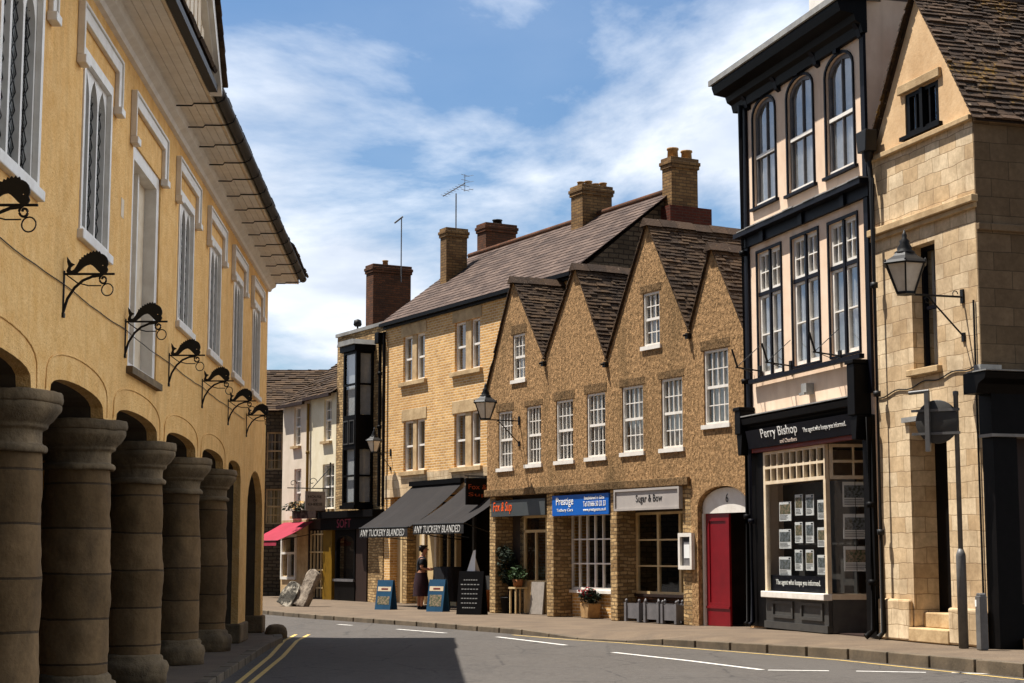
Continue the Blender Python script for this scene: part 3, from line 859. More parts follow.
# dolphin brackets on the market house
def dolphin_bracket(loc, rz, label):
    r = root('dolphin_bracket', loc, rz, label, 'bracket', 'iron dolphin brackets along the ochre wall')
    S = 0.00191
    def q(px, py): return (-(px - 105) * S, (185 - py) * S)
    O = [(125, 186), (118, 172), (126, 150), (121, 130), (119, 104), (130, 118), (139, 132), (155, 139), (150, 143), (139, 152), (136, 164), (142, 170), (152, 164), (160, 152), (168, 138), (176, 122), (173, 117), (184, 115), (184, 106), (194, 106), (196, 95), (206, 97), (210, 86), (219, 90), (224, 79), (232, 84), (239, 74), (246, 82), (254, 73), (260, 82), (268, 77), (272, 88), (281, 90), (292, 96), (301, 106), (307, 122), (308, 136), (303, 150), (308, 162), (304, 172), (298, 182), (288, 186), (276, 182), (264, 172), (250, 157), (236, 144), (225, 139), (210, 143), (196, 152), (182, 166), (166, 180), (150, 188), (134, 190)]
    d = MB().slab([q(*p) for p in O], [[(q(283, 143)[0] + .006 * math.cos(a), q(283, 143)[1] + .006 * math.sin(a)) for a in [k * math.pi / 4 for k in range(8)]]], -0.012, 0.012, axis='x')
    d.build('dolphin', MT['iron'], r)
    b = MB().tube([(0, 0.03, 0), (0, -0.445, 0.005)], 0.011, 6)
    b.tube([(0, -0.002, 0.03), (0, -0.002, -0.37)], 0.014, 6)
    b.tube([(0, -0.005, -0.35), (0, -0.04, -0.22), (0, -0.10, -0.12), (0, -0.17, -0.055), (0, -0.25, -0.02), (0, -0.335, -0.008)], 0.013, 6)
    b.tube([(0, -0.35 + 0.04 * math.cos(a) * (1 - k / 26), -0.045 + 0.045 * math.sin(a) * (1 - k / 30)) for k, a in [(k, 1.4 - k * 0.42) for k in range(19)]], 0.010, 6)
    b.box(-0.03, 0.03, -0.02, 0.002, -0.385, -0.345)
    b.build('bracket_arm', MT['iron'], r)
    MB().tube([(0.01 * math.sin(a), -0.385 + 0.05 * math.cos(a), -0.135 + 0.055 * math.sin(a)) for a in [k * math.pi / 8 for k in range(17)]], 0.006, 5).build('ring', MT['iron'], r)
    MB().tube([(0.0, -0.03, -0.01), (0.01, -0.12, -0.075), (0.01, -0.22, -0.10), (0, -0.33, -0.10)], 0.006, 5).build('wire', MT['iron'], r)
    return r
WORDS = ['black iron dolphin bracket nearest the big leaded window, cut by the picture edge',
         'largest whole black iron dolphin bracket, below the second leaded window',
         'black iron dolphin bracket fixed beside the tall white blocked doorway',
         'black iron dolphin bracket just beyond the tall white blocked doorway',
         'third black iron dolphin bracket counted back from the far ochre corner',
         'black iron dolphin bracket second from the far ochre corner',
         'smallest black iron dolphin bracket, nearest the far ochre corner']
dp = None
for bx, lb in zip(BX, WORDS):
    if dp is None:
        dp = o = dolphin_bracket(MKT.world(bx, 0, 3.95), MKT.rz, lb)
    else:
        o = copy_tree(dp)
        o.location = MKT.world(bx, 0, 3.95); o['label'] = lb
# corner guard stone
gs = MB().lathe([(0.30, -0.1), (0.30, 0.04), (0.27, 0.14), (0.19, 0.21), (0.06, 0.235)], 0, 0, 20).build('guard_stone', MT['cap_stone'])
gs.location = ground(276, 634, 0); gs.scale = (0.72, 0.7, 0.8)
tag(gs, 'low rounded guard stone at the foot of the ochre corner by the yellow lines', 'guard stone')
# ------------------------------------------------------------------ gabled roughcast house
gh = root('gabled_house', GAB.world(0, 0), GAB.rz, 'long tan roughcast house with four steep stone tiled gables above three shops', 'building')
P = GAB.at
GABS = [((-0.12, 5.75), (1.3, 8.52), (2.9, 6.3)), ((2.9, 6.3), (4.38, 8.4), (5.76, 5.98)), ((5.76, 5.98), (7.5, 8.95), (9.1, 6.28)), ((9.1, 6.28), (9.95, 8.0), (11.2, 5.85))]
top = [(-0.12, 5.75)]
for a, b, c in GABS:
    top += [b, c]
door_arch = arch(9.3, 11.06, 0.0, 2.5, 2.92, 14)
outl = top + [(11.2, 0.0), (11.06, 0.0)] + door_arch[2:] + [(9.3, 0.0), (9.06, 0.0), (9.06, 3.0), (-0.12, 3.0)]
WA = [GAB.rect(498.4, 411.5, 512.5, 468), GAB.rect(526.5, 406, 541, 464), GAB.rect(556, 400, 573, 460.6), GAB.rect(586.6, 393, 605.2, 457), GAB.rect(622, 386, 643, 452), GAB.rect(661.2, 378, 682.4, 448), GAB.rect(703.8, 349, 728.4, 424), GAB.rect(512.8, 334, 525, 379.5), GAB.rect(643, 292, 659.5, 345.5)]
def rr(r): return rc(*r)
MB().slab(outl, [rr(r) for r in WA], 0.0, 0.35).build('wall', MT['roughcast'], gh)
MB().box(-0.14, 9.06, -0.09, -0.002, 2.97, 3.16).build('ledge', MT['roughcast_dark'], gh, bevel=0.02)
for k, r in enumerate(WA):
    sash(gh, r, 4 if k < 7 else 3, 2, 2, y=0.06, frame=0.05, bar=0.022, sill=0.045, curt=MT['curtain'], gap=0.0 if k in (4, 5, 6) else 0.3)
for k, r in enumerate(WA):
    MB().box(r[0] - 0.10, r[1] + 0.08, -0.008, -0.002, r[3] + 0.012, r[3] + 0.15 + .1 * random.random()).build('lintel', MT['roughcast_dark'], gh, bevel=0.006)
# stone piers
for a, b in ((0.0, 0.32), (2.93, 3.26), (5.82, 6.11), (8.72, 9.06)):
    MB().box(a, b, 0.012, 0.54, 0.0, 2.99).build('pier', MT['rubble'], gh, bevel=0.02)
MB().box(-0.1, 9.06, 0.36, 6.0, 2.97, 3.1).build('ceiling', MT['interior'], gh)
MB().box(-0.1, 11.19, 5.9, 6.1, 0.0, 8.0).build('back_wall', MT['interior'], gh)
MB().box(-0.12, -0.003, 0.36, 6, 0, 5.7).build('side_wall', MT['roughcast'], gh)
MB().box(11.08, 11.19, 0.36, 6, 0, 5.7).build('side_wall', MT['roughcast'], gh)
MB().box(-0.0, 11.1, 0.36, 5.9, -0.05, 0.015).build('floor', MT['paving'], gh)
MB().box(9.07, 9.2, 0.36, 5.9, 0, 3.0).build('party_wall', MT['interior'], gh)
# roofs
for k, (a, b, c) in enumerate(GABS):
    m = MB()
    for s, foot in ((-1, a), (1, c)):
        V = Vector((b[0] - foot[0], 0, b[1] - foot[1]))
        O = (foot[0] - V.x * 0.015, -0.055, foot[1] + 0.0)
        m.tiles(O, (0, 1, 0), V, 6.1, V.length + 0.02, 0.17, 0.11, 0.024, 0.8, wl=0.012)
        m.quad((foot[0], -0.04, foot[1] - 0.01), (foot[0], 6, foot[1] - 0.01), (b[0], 6, b[1] - 0.01), (b[0], -0.04, b[1] - 0.01))
    rf = m.build('roof', MT['stone_tile'], gh)
    rd = MB()
    y = -0.12
    while y < 6:
        l = 0.42 + 0.1 * random.random()
        h = 0.02 * random.random()
        rd.add([(b[0] - .15, y, b[1] - .10 + h), (b[0], y, b[1] + .09 + h), (b[0] + .15, y, b[1] - .10 + h), (b[0] - .15, y + l, b[1] - .10 + h), (b[0], y + l, b[1] + .09 + h), (b[0] + .15, y + l, b[1] - .10 + h)], [(0, 1, 2), (3, 5, 4), (0, 3, 4, 1), (1, 4, 5, 2)])
        y += l + 0.01
    rd.build('ridge_tiles', MT['mossy_tile'], rf)
# rainwater pipes at the valleys
for x, z in ((2.9, 6.2), (5.76, 5.9), (9.1, 6.2)):
    MB().box(x - 0.05, x + 0.05, -0.10, -0.002, z - 0.08, z + 0.04).tube([(x, -0.10, z), (x, -0.17, z - 0.02)], 0.025, 8).build('rainwater_spout', MT['iron'], gh)
# first shop: dark fascia, glazed door, cream lobby
YB = 0.52
s1 = MB().box(0.33, 0.9, YB, YB + 0.06, 0.0, 2.95)
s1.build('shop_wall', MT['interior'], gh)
x0, x1, z0, z1 = GAB.rect(523, 527, 546, 608, YB)
df = MB().slab(rc(x0 - 0.06, x1 + 0.05, 0.02, 2.5), [rc(x0, x0 + 0.62, 0.85, 2.05), rc(x0 + 0.68, x1 - 0.02, 0.85, 2.05), rc(x0, x1 - .02, 2.12, 2.42)], YB, YB + 0.06).build('shop_door', MT['cream_wood'], gh)
MB().quad((x0, YB + .03, .8), (x1, YB + .03, .8), (x1, YB + .03, 2.45), (x0, YB + .03, 2.45)).build('pane', MT['shop_glass'], df)
wf = MB().slab(rc(0.9, x0 - 0.07, 0.02, 2.5), [rc(0.98, x0 - 0.14, 0.6, 2.42)], YB, YB + 0.06).build('shop_window', MT['cream_wood'], gh)
MB().quad((.98, YB + .03, .6), (x0 - .14, YB + .03, .6), (x0 - .14, YB + .03, 2.42), (.98, YB + .03, 2.42)).build('pane', MT['shop_glass'], wf)
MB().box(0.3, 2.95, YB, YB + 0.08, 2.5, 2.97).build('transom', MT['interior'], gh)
# second shop: white barred window over a brick stall riser
x0, x1, z0, z1 = GAB.rect(566, 515, 611, 588, YB)
x0 = max(x0, 3.3); x1 = max(x1, x0 + 2.2)
MB().box(3.26, 5.83, YB + 0.02, YB + 0.25, 0.0, z0 - 0.06).build('stall_riser', MT['yellow_brick'], gh)
w2 = MB().slab(rc(3.27, 5.82, z0 - 0.05, z1 + 0.05), [rc(3.27 + 2.5 * (k + .06) / 7, 3.27 + 2.5 * (k + .94) / 7 + .0, z0 + (z1 - z0) * (j + .03) / 3, z0 + (z1 - z0) * (j + .97) / 3) for k in range(7) for j in range(3)], YB, YB + 0.06).build('shop_window', MT['white_paint'], gh)
MB().quad((3.3, YB + .04, z0), (5.8, YB + .04, z0), (5.8, YB + .04, z1), (3.3, YB + .04, z1)).build('pane', MT['shop_glass'], w2)
MB().box(3.27, 5.82, YB - 0.08, YB - 0.002, z0 - 0.12, z0 - 0.05).build('sill', MT['white_paint'], w2)
MB().box(3.26, 5.83, YB, YB + 0.08, z1 + 0.05, 2.97).build('transom', MT['interior'], gh)
# third shop: wide panes and a door
x0, x1, z0, z1 = GAB.rect(631, 514, 664, 592, YB)
MB().box(6.11, 8.73, YB + 0.03, YB + 0.25, 0.0, z0 - 0.05).build('stall_riser', MT['dark_brick'], gh)
w3 = MB().slab(rc(6.12, 8.72, z0 - 0.04, z1 + 0.04), [rc(6.2 + .86 * k, 6.2 + .86 * k + .78, z0 + (z1 - z0) * (j + .03) / 3, z0 + (z1 - z0) * (j + .97) / 3) for k in range(3) for j in range(3)], YB, YB + 0.06).build('shop_window', MT['cream_wood'], gh)
MB().quad((6.2, YB + .03, z0), (8.7, YB + .03, z0), (8.7, YB + .03, z1), (6.2, YB + .03, z1)).build('pane', MT['shop_glass'], w3)
MB().box(6.12, 8.72, YB - 0.06, YB - 0.002, z0 - 0.1, z0 - 0.04).build('sill', MT['dark_wood'], w3)
MB().box(6.11, 8.73, YB, YB + 0.08, z1 + 0.04, 2.97).build('transom', MT['interior'], gh)
# arched doorway: white lunette, one red leaf shut, one open
fan = MB().slab(arch(9.32, 11.04, 2.36, 2.5, 2.89, 14), (), 0.12, 0.18).build('lunette', MT['white_paint'], gh)
lettering(fan, '6', 10.15, 10.24, 2.58, 2.76, 0.118, MT['black_letters'], 'house_number')
MB().box(9.32, 9.38, 0.10, 0.24, 0.0, 2.359).box(10.98, 11.04, 0.10, 0.24, 0.0, 2.359).build('door_frame', MT['white_paint'], gh)
dl = MB().slab(rc(9.385, 10.2, 0.02, 2.355), [rc(9.5, 10.08, 0.5, 2.2)], 0.15, 0.20)
dl.box(9.495, 10.085, 0.17, 0.19, 0.495, 2.205).box(9.385, 10.2, 0.13, 0.149, 0.38, 0.43)
dl.build('door', MT['red_paint'], gh)
MB().slab(rc(0.2, 1.0, 0.02, 2.355), [rc(0.3, 0.9, 0.5, 2.2)], 10.93, 10.975, axis='x').build('door', MT['red_paint'], gh)
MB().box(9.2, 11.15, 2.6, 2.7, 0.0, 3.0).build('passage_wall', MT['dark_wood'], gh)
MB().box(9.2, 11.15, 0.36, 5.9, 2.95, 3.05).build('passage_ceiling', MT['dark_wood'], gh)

def shop_sign(name, fr, r, y0, y1, mat, label, cat='sign', rim=None):
    rt = root(name, fr.world((r[0] + r[1]) / 2, 0, r[2]), fr.rz, label, cat)
    w, h = r[1] - r[0], r[3] - r[2]
    MB().box(-w / 2, w / 2, y0, y1, 0, h).build('board', mat, rt, bevel=0.006)
    if rim:
        MB().slab(rc(-w / 2, w / 2, 0, h), [rc(-w / 2 + .05, w / 2 - .05, .05, h - .05)], y0 - 0.03, y0 - 0.001).build('rim', rim, rt)
    return rt, w, h
s, w, h = shop_sign('shop_sign', GAB, (0.16, 2.92, 2.46, 2.87), -0.03, 0.06, MT['slate_sign'], 'dark grey shop fascia with orange lettering above the recessed glazed door')
lettering(s, 'Fox & Sup', -w / 2 + 0.12, -w / 2 + 1.1, 0.06, 0.37, -0.032, MT['orange'], shear=0.2)
s, w, h = shop_sign('shop_sign', GAB, (3.27, 5.83, 2.42, 2.91), -0.03, 0.06, MT['blue_sign'], 'bright blue shop fascia with white lettering above the barred window')
lettering(s, 'Prestige', -1.08, -0.28, 0.20, 0.44, -0.032, MT['white_letters'])
lettering(s, 'Tetbury Cars', -1.05, -0.3, 0.08, 0.17, -0.032, MT['white_letters'])
lettering(s, 'Established in Glos', 0.22, 1.1, 0.36, 0.44, -0.032, MT['white_letters'])
lettering(s, 'Tel 01666 50 33 33', 0.17, 1.16, 0.20, 0.32, -0.032, MT['white_letters'])
lettering(s, 'www.prestigecars.co.uk', 0.17, 1.18, 0.07, 0.16, -0.032, MT['white_letters'])
s, w, h = shop_sign('shop_sign', GAB, (6.14, 8.74, 2.48, 2.96), -0.06, 0.06, MT['silver_sign'], 'pale grey shop fascia with dark lettering beside the arched doorway', rim=MT['silver_sign'])
lettering(s, 'Sugar & Bow', -0.42, 0.62, 0.13, 0.34, -0.061, MT['black_letters'])
# framed menu on the pier
r = GAB.rect(680.5, 533, 692, 569.5, -0.05)
mb_ = root('menu_case', GAB.world((r[0] + r[1]) / 2, 0, r[2]), GAB.rz, 'slim white framed notice case on the stone pier left of the red door', 'notice case')
w, h = 0.5, r[3] - r[2]
MB().slab(rc(-w / 2, w / 2, 0, h), [rc(-w / 2 + .07, w / 2 - .07, .08, h - .08)], -0.09, -0.005).build('case_frame', MT['white_paint'], mb_)
MB().box(-w / 2 + .06, w / 2 - .06, -0.03, -0.006, .07, h - .07).build('backing', MT['zinc'], mb_)
MB().box(-.1, .1, -0.038, -0.031, .24, h - .2).build('page', MT['paper'], mb_)
MB().box(-.12, .12, -0.038, -0.031, h - .17, h - .1).build('heading', MT['black_letters'], mb_)

# ------------------------------------------------------------------ yellow brick house
yh = root('brick_house', YEL.world(0, 0), YEL.rz, 'yellow brick house with paired sash windows and a long slate roof', 'building')
P = YEL.at
YX0, YX1, EZ = -9.68, 1.83, 8.78
pairs = []
for L_, R_ in (((403.5, 336.6, 411.5, 382), (416, 333, 424.5, 379)), ((455, 322.5, 465, 371.7), (470.7, 318, 479.7, 368)), ((403.7, 421, 412.2, 471.5), (415.8, 419, 424.4, 470)), ((454.5, 413, 464.5, 467), (470.5, 411, 480, 466))):
    a, b = YEL.rect(*L_), YEL.rect(*R_)
    z0, z1 = (a[2] + b[2]) / 2, (a[3] + b[3]) / 2
    pairs.append((a[0] - .02, a[1], b[0], b[1] + .02, z0, z1))
GF = rc(-9.25, -2.3, 0.0, 3.25)
outl = [(YX0, 0), (-9.25, 0), (-9.25, 3.25), (-2.3, 3.25), (-2.3, 0), (YX1, 0), (YX1, EZ), (YX0, EZ)]
MB().slab(outl, [rc(p[0], p[3], p[4], p[5]) for p in pairs], 0.0, 0.4).build('wall', MT['yellow_brick'], yh)
for p in pairs:
    a, b, c, d, z0, z1 = p
    MB().box(a - 0.12, d + 0.12, -0.02, 0.03, z1 + 0.003, z1 + 0.36).build('lintel', MT['dressed'], yh, bevel=0.008)
    MB().box(b, c, 0.02, 0.3, z0, z1).build('mullion', MT['dressed'], yh, bevel=0.01)
    MB().box(a - 0.16, d + 0.16, -0.1, 0.14, z0 - 0.14, z0 - 0.003).build('sill', MT['dressed'], yh, bevel=0.012)
    for u0, u1 in ((a, b), (c, d)):
        sash(yh, (u0, u1, z0, z1), 1, 1, 1, y=0.10, frame=0.06, curt=MT['curtain'], gap=0.7)
MB().box(YX0 + .02, -2.3, -0.018, 0.0, 3.26, 3.95).build('stone_band', MT['ashlar'], yh)
rc_ = MB()
V = Vector((0, 3.05 + 0.16, 11.2 - EZ + 0.02))
rc_.tiles((YX0 - 0.12, -0.16, EZ - 0.02), (1, 0, 0), V, YX1 - YX0 + 0.24, V.length, 0.28, 0.22, 0.012, 0.25)
rc_.quad((YX0 - .1, -.15, EZ - .03), (YX1 + .1, -.15, EZ - .03), (YX1 + .1, 3.05, 11.19), (YX0 - .1, 3.05, 11.19))
rc_.quad((YX0 - .1, 6.4, EZ - .03), (YX1 + .1, 6.4, EZ - .03), (YX1 + .1, 3.05, 11.19), (YX0 - .1, 3.05, 11.19))
yr = rc_.build('roof', MT['slate'], yh)
MB().tube([(YX0 - .12, 3.05, 11.24), (YX1 + .14, 3.05, 11.24)], 0.09, 8).build('ridge_tiles', MT['dark_brick'], yr)
MB().box(YX0 - .1, YX1 + .1, -0.22, -0.1, EZ - 0.13, EZ - 0.03).box(YX0, YX1 + .05, -0.1, -0.003, EZ - 0.2, EZ - 0.06).build('gutter', MT['black_paint'], yh)
for x in (YX1 - 0.35, YX0 + 0.02):
    m = MB().slab([(0.02, 0.0), (6.3, 0.0), (6.3, EZ - 0.1), (3.05, 11.1), (0.02, EZ - 0.1)], (), x, x + 0.33, axis='x')
    m.build('end_wall', MT['grey_rubble'], yh)
MB().box(YX0, YX1, 6.2, 6.4, 0, EZ).build('back_wall', MT['interior'], yh)
MB().box(YX0 + .4, YX1 - .4, 0.41, 6.1, 3.26, 3.36).build('ceiling', MT['interior'], yh)
def at_depth(fr, px0, px1, py_top, py_bot, dy):
    a = fr.at(px0, py_bot, dy); b = fr.at(px1, py_top, dy)
    return a[0], b[0], a[1], b[1]
# chimneys of the brick house
x0, x1, zb, zt = at_depth(YEL, 440, 446.5, 227, 287, 1.5)
chimney(yh, x0, x1, 1.5, 2.25, zb - 0.9, zt, MT['chimney_brick'])
AER1 = YEL.world((x0 + x1) / 2 + .1, 1.9, zt)
x0, x1, zb, zt = at_depth(YEL, 477, 486, 222, 256, 3.6)
chimney(yh, x0, x1, 3.6, 4.75, zb - 1.4, zt, MT['dark_brick'], [((x0 + x1) / 2, 4.2, 0.16, 0.18)], potmat=MT['iron'])
x0, x1, zb, zt = at_depth(YEL, 571, 582.5, 183.5, 224, 2.5)
chimney(yh, x0, x1, 2.5, 3.5, zb - 0.6, zt, MT['chimney_brick'], [((x0 + x1) / 2, 2.65 + .25 * k, 0.11, 0.12 + .05 * (k % 2)) for k in range(4)])
x0, x1, zb, zt = at_depth(YEL, 662.5, 671.5, 156, 224, 2.85)
chimney(yh, x0, x1, 2.85, 3.7, 10.6, zt, MT['chimney_brick'], [((x0 + x1) / 2, 3.05, 0.15, 0.28), ((x0 + x1) / 2, 3.5, 0.15, 0.26)])
MB().box(x0 - 0.1, x1 + .06, 2.75, 4.1, 9.4, 10.75).build('chimney_base', MT['red_brick'], yh)
# ground floor shopfront, deep in the shade of the awnings
SB = 0.35
def xs(px, py=575, dy=SB): return YEL.at(px, py, dy)[0]
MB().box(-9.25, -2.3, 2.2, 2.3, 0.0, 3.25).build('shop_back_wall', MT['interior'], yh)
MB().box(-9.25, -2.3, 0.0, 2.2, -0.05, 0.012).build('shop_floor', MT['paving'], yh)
MB().box(xs(385), xs(397.5), SB, SB + 0.08, 0.0, 3.2).build('door', MT['dark_wood'], yh)
MB().box(xs(398), xs(405), SB - 0.1, SB + 0.15, 0.0, 3.22).build('pilaster', MT['cream_wood'], yh)
MB().box(xs(405.3), xs(411), SB, SB + 0.06, 0.0, 3.2).build('door', MT['black_paint'], yh)
MB().box(xs(411.5), xs(415.5), SB - 0.3, SB + 0.15, 0.0, 3.22).build('pilaster', MT['rubble'], yh)
MB().box(xs(415.8), xs(423.5), SB, SB + 0.1, 0.0, 3.2).build('panel', MT['cream_wood'], yh)
MB().box(xs(423.8), xs(426.5), SB - 0.08, SB + 0.1, 0.0, 3.2).build('pilaster', MT['white_trim'], yh)
MB().box(xs(426.7), xs(436), SB, SB + 0.1, 0.0, 3.2).build('panel', MT['cream_wood'], yh)
MB().box(xs(436.2), xs(438.5), SB - 0.08, SB + 0.1, 0.0, 3.2).build('pilaster', MT['white_trim'], yh)
wf = MB().slab(rc(xs(438.7), xs(456), 0.55, 3.2), [rc(xs(440), xs(447), 0.7, 3.05), rc(xs(448), xs(455), .7, 3.05)], SB, SB + 0.08).build('shop_window', MT['cream_wood'], yh)
MB().quad((xs(439), SB + .04, .6), (xs(456), SB + .04, .6), (xs(456), SB + .04, 3.1), (xs(439), SB + .04, 3.1)).build('pane', MT['shop_glass'], wf)
MB().box(xs(438.7), xs(456), SB, SB + 0.1, 0.0, 0.55).build('stall_riser', MT['cream_wood'], yh)
MB().box(xs(456.2), xs(458), SB - 0.06, SB + 0.1, 0.0, 3.2).build('pilaster', MT['cream_wood'], yh)
MB().slab(rc(xs(472), -2.31, 0.0, 3.2), [rc(xs(474), -2.5, .9, 3.0)], SB, SB + 0.08).build('shop_panel', MT['grey_paint'], yh)

# awnings
def awning(a, b, zt, out_, drop, label, words, name='awning'):
    rt = root(name, YEL.world((a + b) / 2, 0, 0), YEL.rz, label, 'awning', 'black shop awnings')
    w = (b - a) / 2
    cv = MB()
    n = 12
    for k in range(n):
        u0, u1 = -w + 2 * w * k / n, -w + 2 * w * (k + 1) / n
        for j in range(6):
            t0, t1 = j / 6, (j + 1) / 6
            def S(u, t, q=0):
                return (u, -0.02 - out_ * t, zt - drop * t - 0.09 * math.sin(math.pi * t) - 0.03 * math.cos(u * 4.4 + a) * math.sin(math.pi * t * .8) - .012 * math.sin(u * 17) * t - q)
            cv.quad(S(u0, t0), S(u1, t0), S(u1, t1), S(u0, t1))
            cv.quad(S(u0, t0, .012), S(u1, t0, .012), S(u1, t1, .012), S(u0, t1, .012))
    cv.build('canopy', MT['awning_black'], rt, recalc=False)
    zf = zt - drop
    va = MB()
    for k in range(24):
        u0, u1 = -w + 2 * w * k / 24, -w + 2 * w * (k + 1) / 24
        y0, y1 = -0.03 - out_ + .015 * math.sin(k * 1.3), -0.03 - out_ + .015 * math.sin((k + 1) * 1.3)
        va.quad((u0, y0, zf - 0.27), (u1, y1, zf - 0.27), (u1, -.03 - out_, zf + 0.005), (u0, -.03 - out_, zf + 0.005))
    v = va.build('valance', MT['valance_black'], rt, recalc=False)
    lettering(v, words, -w * 0.93, w * 0.9, zf - 0.235, zf - 0.04, -0.05 - out_, MT['faded_letters'], shear=0.15)
    MB().tube([(-w - .03, -.02 - out_, zf), (w + .03, -.02 - out_, zf)], 0.025, 8).build('front_bar', MT['iron'], rt)
    for s in (-1, 1):
        MB().tube([(s * w, -0.02, zf - 0.35), (s * w * 0.98, -out_ * .55, zf - .25), (s * w, -out_, zf)], 0.015, 6).build('arm', MT['iron'], rt)
    MB().box(-w - .05, w + .05, -0.14, -0.003, zt - 0.02, zt + 0.12).build('cassette', MT['black_paint'], rt)
awning(-7.6, -4.3, 3.56, 1.75, 1.3, 'black canvas awning nearer the bay windowed stone house', 'ANY TUCKERY BLANDED')
awning(-3.95, -0.9, 3.52, 1.75, 1.2, 'black canvas awning over the dark shop entrance beside the gabled house', 'ANY TUCKERY BLANDED')
# projecting black sign with rust lettering
r = YEL.at(476, 505, -0.9)
hs = root('projecting_sign', YEL.world(r[0] + .1, -0.9, r[1]), YEL.rz, 'square black projecting sign with faint rust lettering above the second black awning', 'sign')
MB().box(-0.03, 0.03, -0.37, 0.37, 0.0, 0.72).build('board', MT['black_paint'], hs, bevel=0.01)
sg = [lettering(hs, t, -0.3, 0.26, z, z + .13, 0, MT['dim_orange']) for t, z in (('Fox &', 0.42), ('Sup', 0.2))]
for o in sg:
    for v in o.data.vertices:
        v.co = Vector((0.031 - v.co.y, v.co.x, v.co.z))
MB().tube([(0, 0.9, 0.78), (0, -0.4, 0.78)], 0.02, 6).tube([(0, -0.3, 0.7), (0, -0.3, 0.78)], 0.012, 6).tube([(0, 0.3, 0.7), (0, 0.3, 0.78)], 0.012, 6).build('hanger', MT['iron'], hs)

# ------------------------------------------------------------------ stone house with black bay
sh = root('stone_house', YEL.world(-11.6, 0), YEL.rz, 'narrow rubble stone house with a tall black bay window and parapet', 'building')
OX = 11.6
def sx(px, py, dy=0.0): return YEL.at(px, py, dy)[0] + OX
L_, R_ = -13.55 + OX, -9.72 + OX
MB().slab([(L_, 2.9), (R_, 2.9), (R_, 8.75), (L_, 8.75)], (), 0.0, 0.4).build('wall', MT['rubble'], sh)
MB().box(L_ - .05, R_, -0.06, 0.45, 8.75, 8.86).build('coping', MT['lead'], sh)
MB().box(L_, R_, 0.4, 5.0, 0.0, 8.6).build('rear_block', MT['interior'], sh)
b0 = sx(343, 400, -0.62); b1 = sx(356, 400, -0.62)
bay = MB()
def bay_face(z0, z1):
    # front and both sides as frames
    bay.slab(rc(b0, b1, z0, z1), [rc(b0 + .1, b1 - .1, z0 + .08, (z0 + z1) / 2 - .03), rc(b0 + .1, b1 - .1, (z0 + z1) / 2 + .03, z1 - .08)], -0.62, -0.55)
    for x in (b0, b1 - 0.07):
        bay.slab(rc(-0.549, -0.001, z0, z1), [rc(-0.47, -0.07, z0 + .08, (z0 + z1) / 2 - .03), rc(-0.47, -0.07, (z0 + z1) / 2 + .03, z1 - .08)], x, x + 0.07, axis='x')
Z = [YEL.at(349, p, -0.62)[1] for p in (505, 447, 418, 352, 343)]
bay_face(Z[0], Z[1]); bay_face(Z[2], Z[3])
bay.box(b0, b1, -0.62, -0.001, Z[1], Z[2])
bay.box(b0 - .08, b1 + .08, -0.72, -0.001, Z[3], Z[4] - .1)
bay.box(b0 - .05, b1 + .05, -0.68, -0.001, Z[0] - .12, Z[0])
bo = bay.build('bay_window', MT['grey_paint'] if False else MT['black_paint'], sh)
for a, b in ((b0 + .08, (b0 + b1) / 2 - .04), ((b0 + b1) / 2 + .04, b1 - .08)):
    MB().slab(rc(a, b, Z[1] + .08, Z[2] - .08), [rc(a + .04, b - .04, Z[1] + .12, Z[2] - .12)], -0.645, -0.621).build('panel', MT['grey_paint'], bo)
for z0, z1 in ((Z[0], Z[1]), (Z[2], Z[3])):
    MB().quad((b0 + .08, -.58, z0 + .06), (b1 - .08, -.58, z0 + .06), (b1 - .08, -.58, z1 - .06), (b0 + .08, -.58, z1 - .06)).build('pane', MT['glass'], bo)
    for x in (b0 + .03, b1 - .03):
        MB().quad((x, -.52, z0 + .06), (x, -.04, z0 + .06), (x, -.04, z1 - .06), (x, -.52, z1 - .06)).build('pane', MT['glass'], bo)
cu = MB()
for z0, z1 in ((Z[0], Z[1]), (Z[2], Z[3])):
    cu.box(b0 + .12, b1 - .12, -.50, -.47, z0 + .1, z1 - .05)
    cu.box(b1 - .14, b1 - .12, -.46, -.06, z0 + .1, z1 - .05)
cu.build('curtain', MT['curtain'], bo)
MB().slab([(b0 - .15, Z[4] - .1), (b1 + .15, Z[4] - .1), (b1 + .05, Z[4] + .06), (b0 - .05, Z[4] + .06)], (), -0.8, -0.003).build('bay_roof', MT['lead'], bo)
pipe_run(sh, [(R_ - .18, -0.1, 8.2), (R_ - .18, -0.1, 3.0)], 0.055, [(R_ - .18, -0.1, 5.5), (R_ - .18, -0.1, 7.2)])
MB().box(R_ - .33, R_ - .03, -0.24, -0.003, 8.15, 8.5).build('hopper', MT['black_paint'], sh, bevel=0.02)
pipe_run(sh, [(R_ + .12, -0.1, 8.5), (R_ + .12, -0.1, 3.0)], 0.045)
x0, x1, zb, zt = at_depth(YEL, 365.5, 369, 265, 326, 1.6)
chimney(sh, x0 + OX, x0 + OX + .62, 1.6, 3.05, 8.0, zt, MT['dark_brick'], [(x0 + OX + .3, 2.2, .1, .2)])
AER2 = YEL.world(x0 + .75, 2.6, zt - 0.6)
# left lower chimney roof slope behind
MB().tiles((R_ - 3.8, 1.0, 8.0), (1, 0, 0), Vector((0, 2.2, 2.0)), 3.9, 2.97, 0.28, 0.22, 0.03, 0.5).quad((L_, .6, 7.7), (R_, .6, 7.7), (R_, 3.2, 10.0), (L_, 3.2, 10.0)).build('roof', MT['stone_tile'], sh)
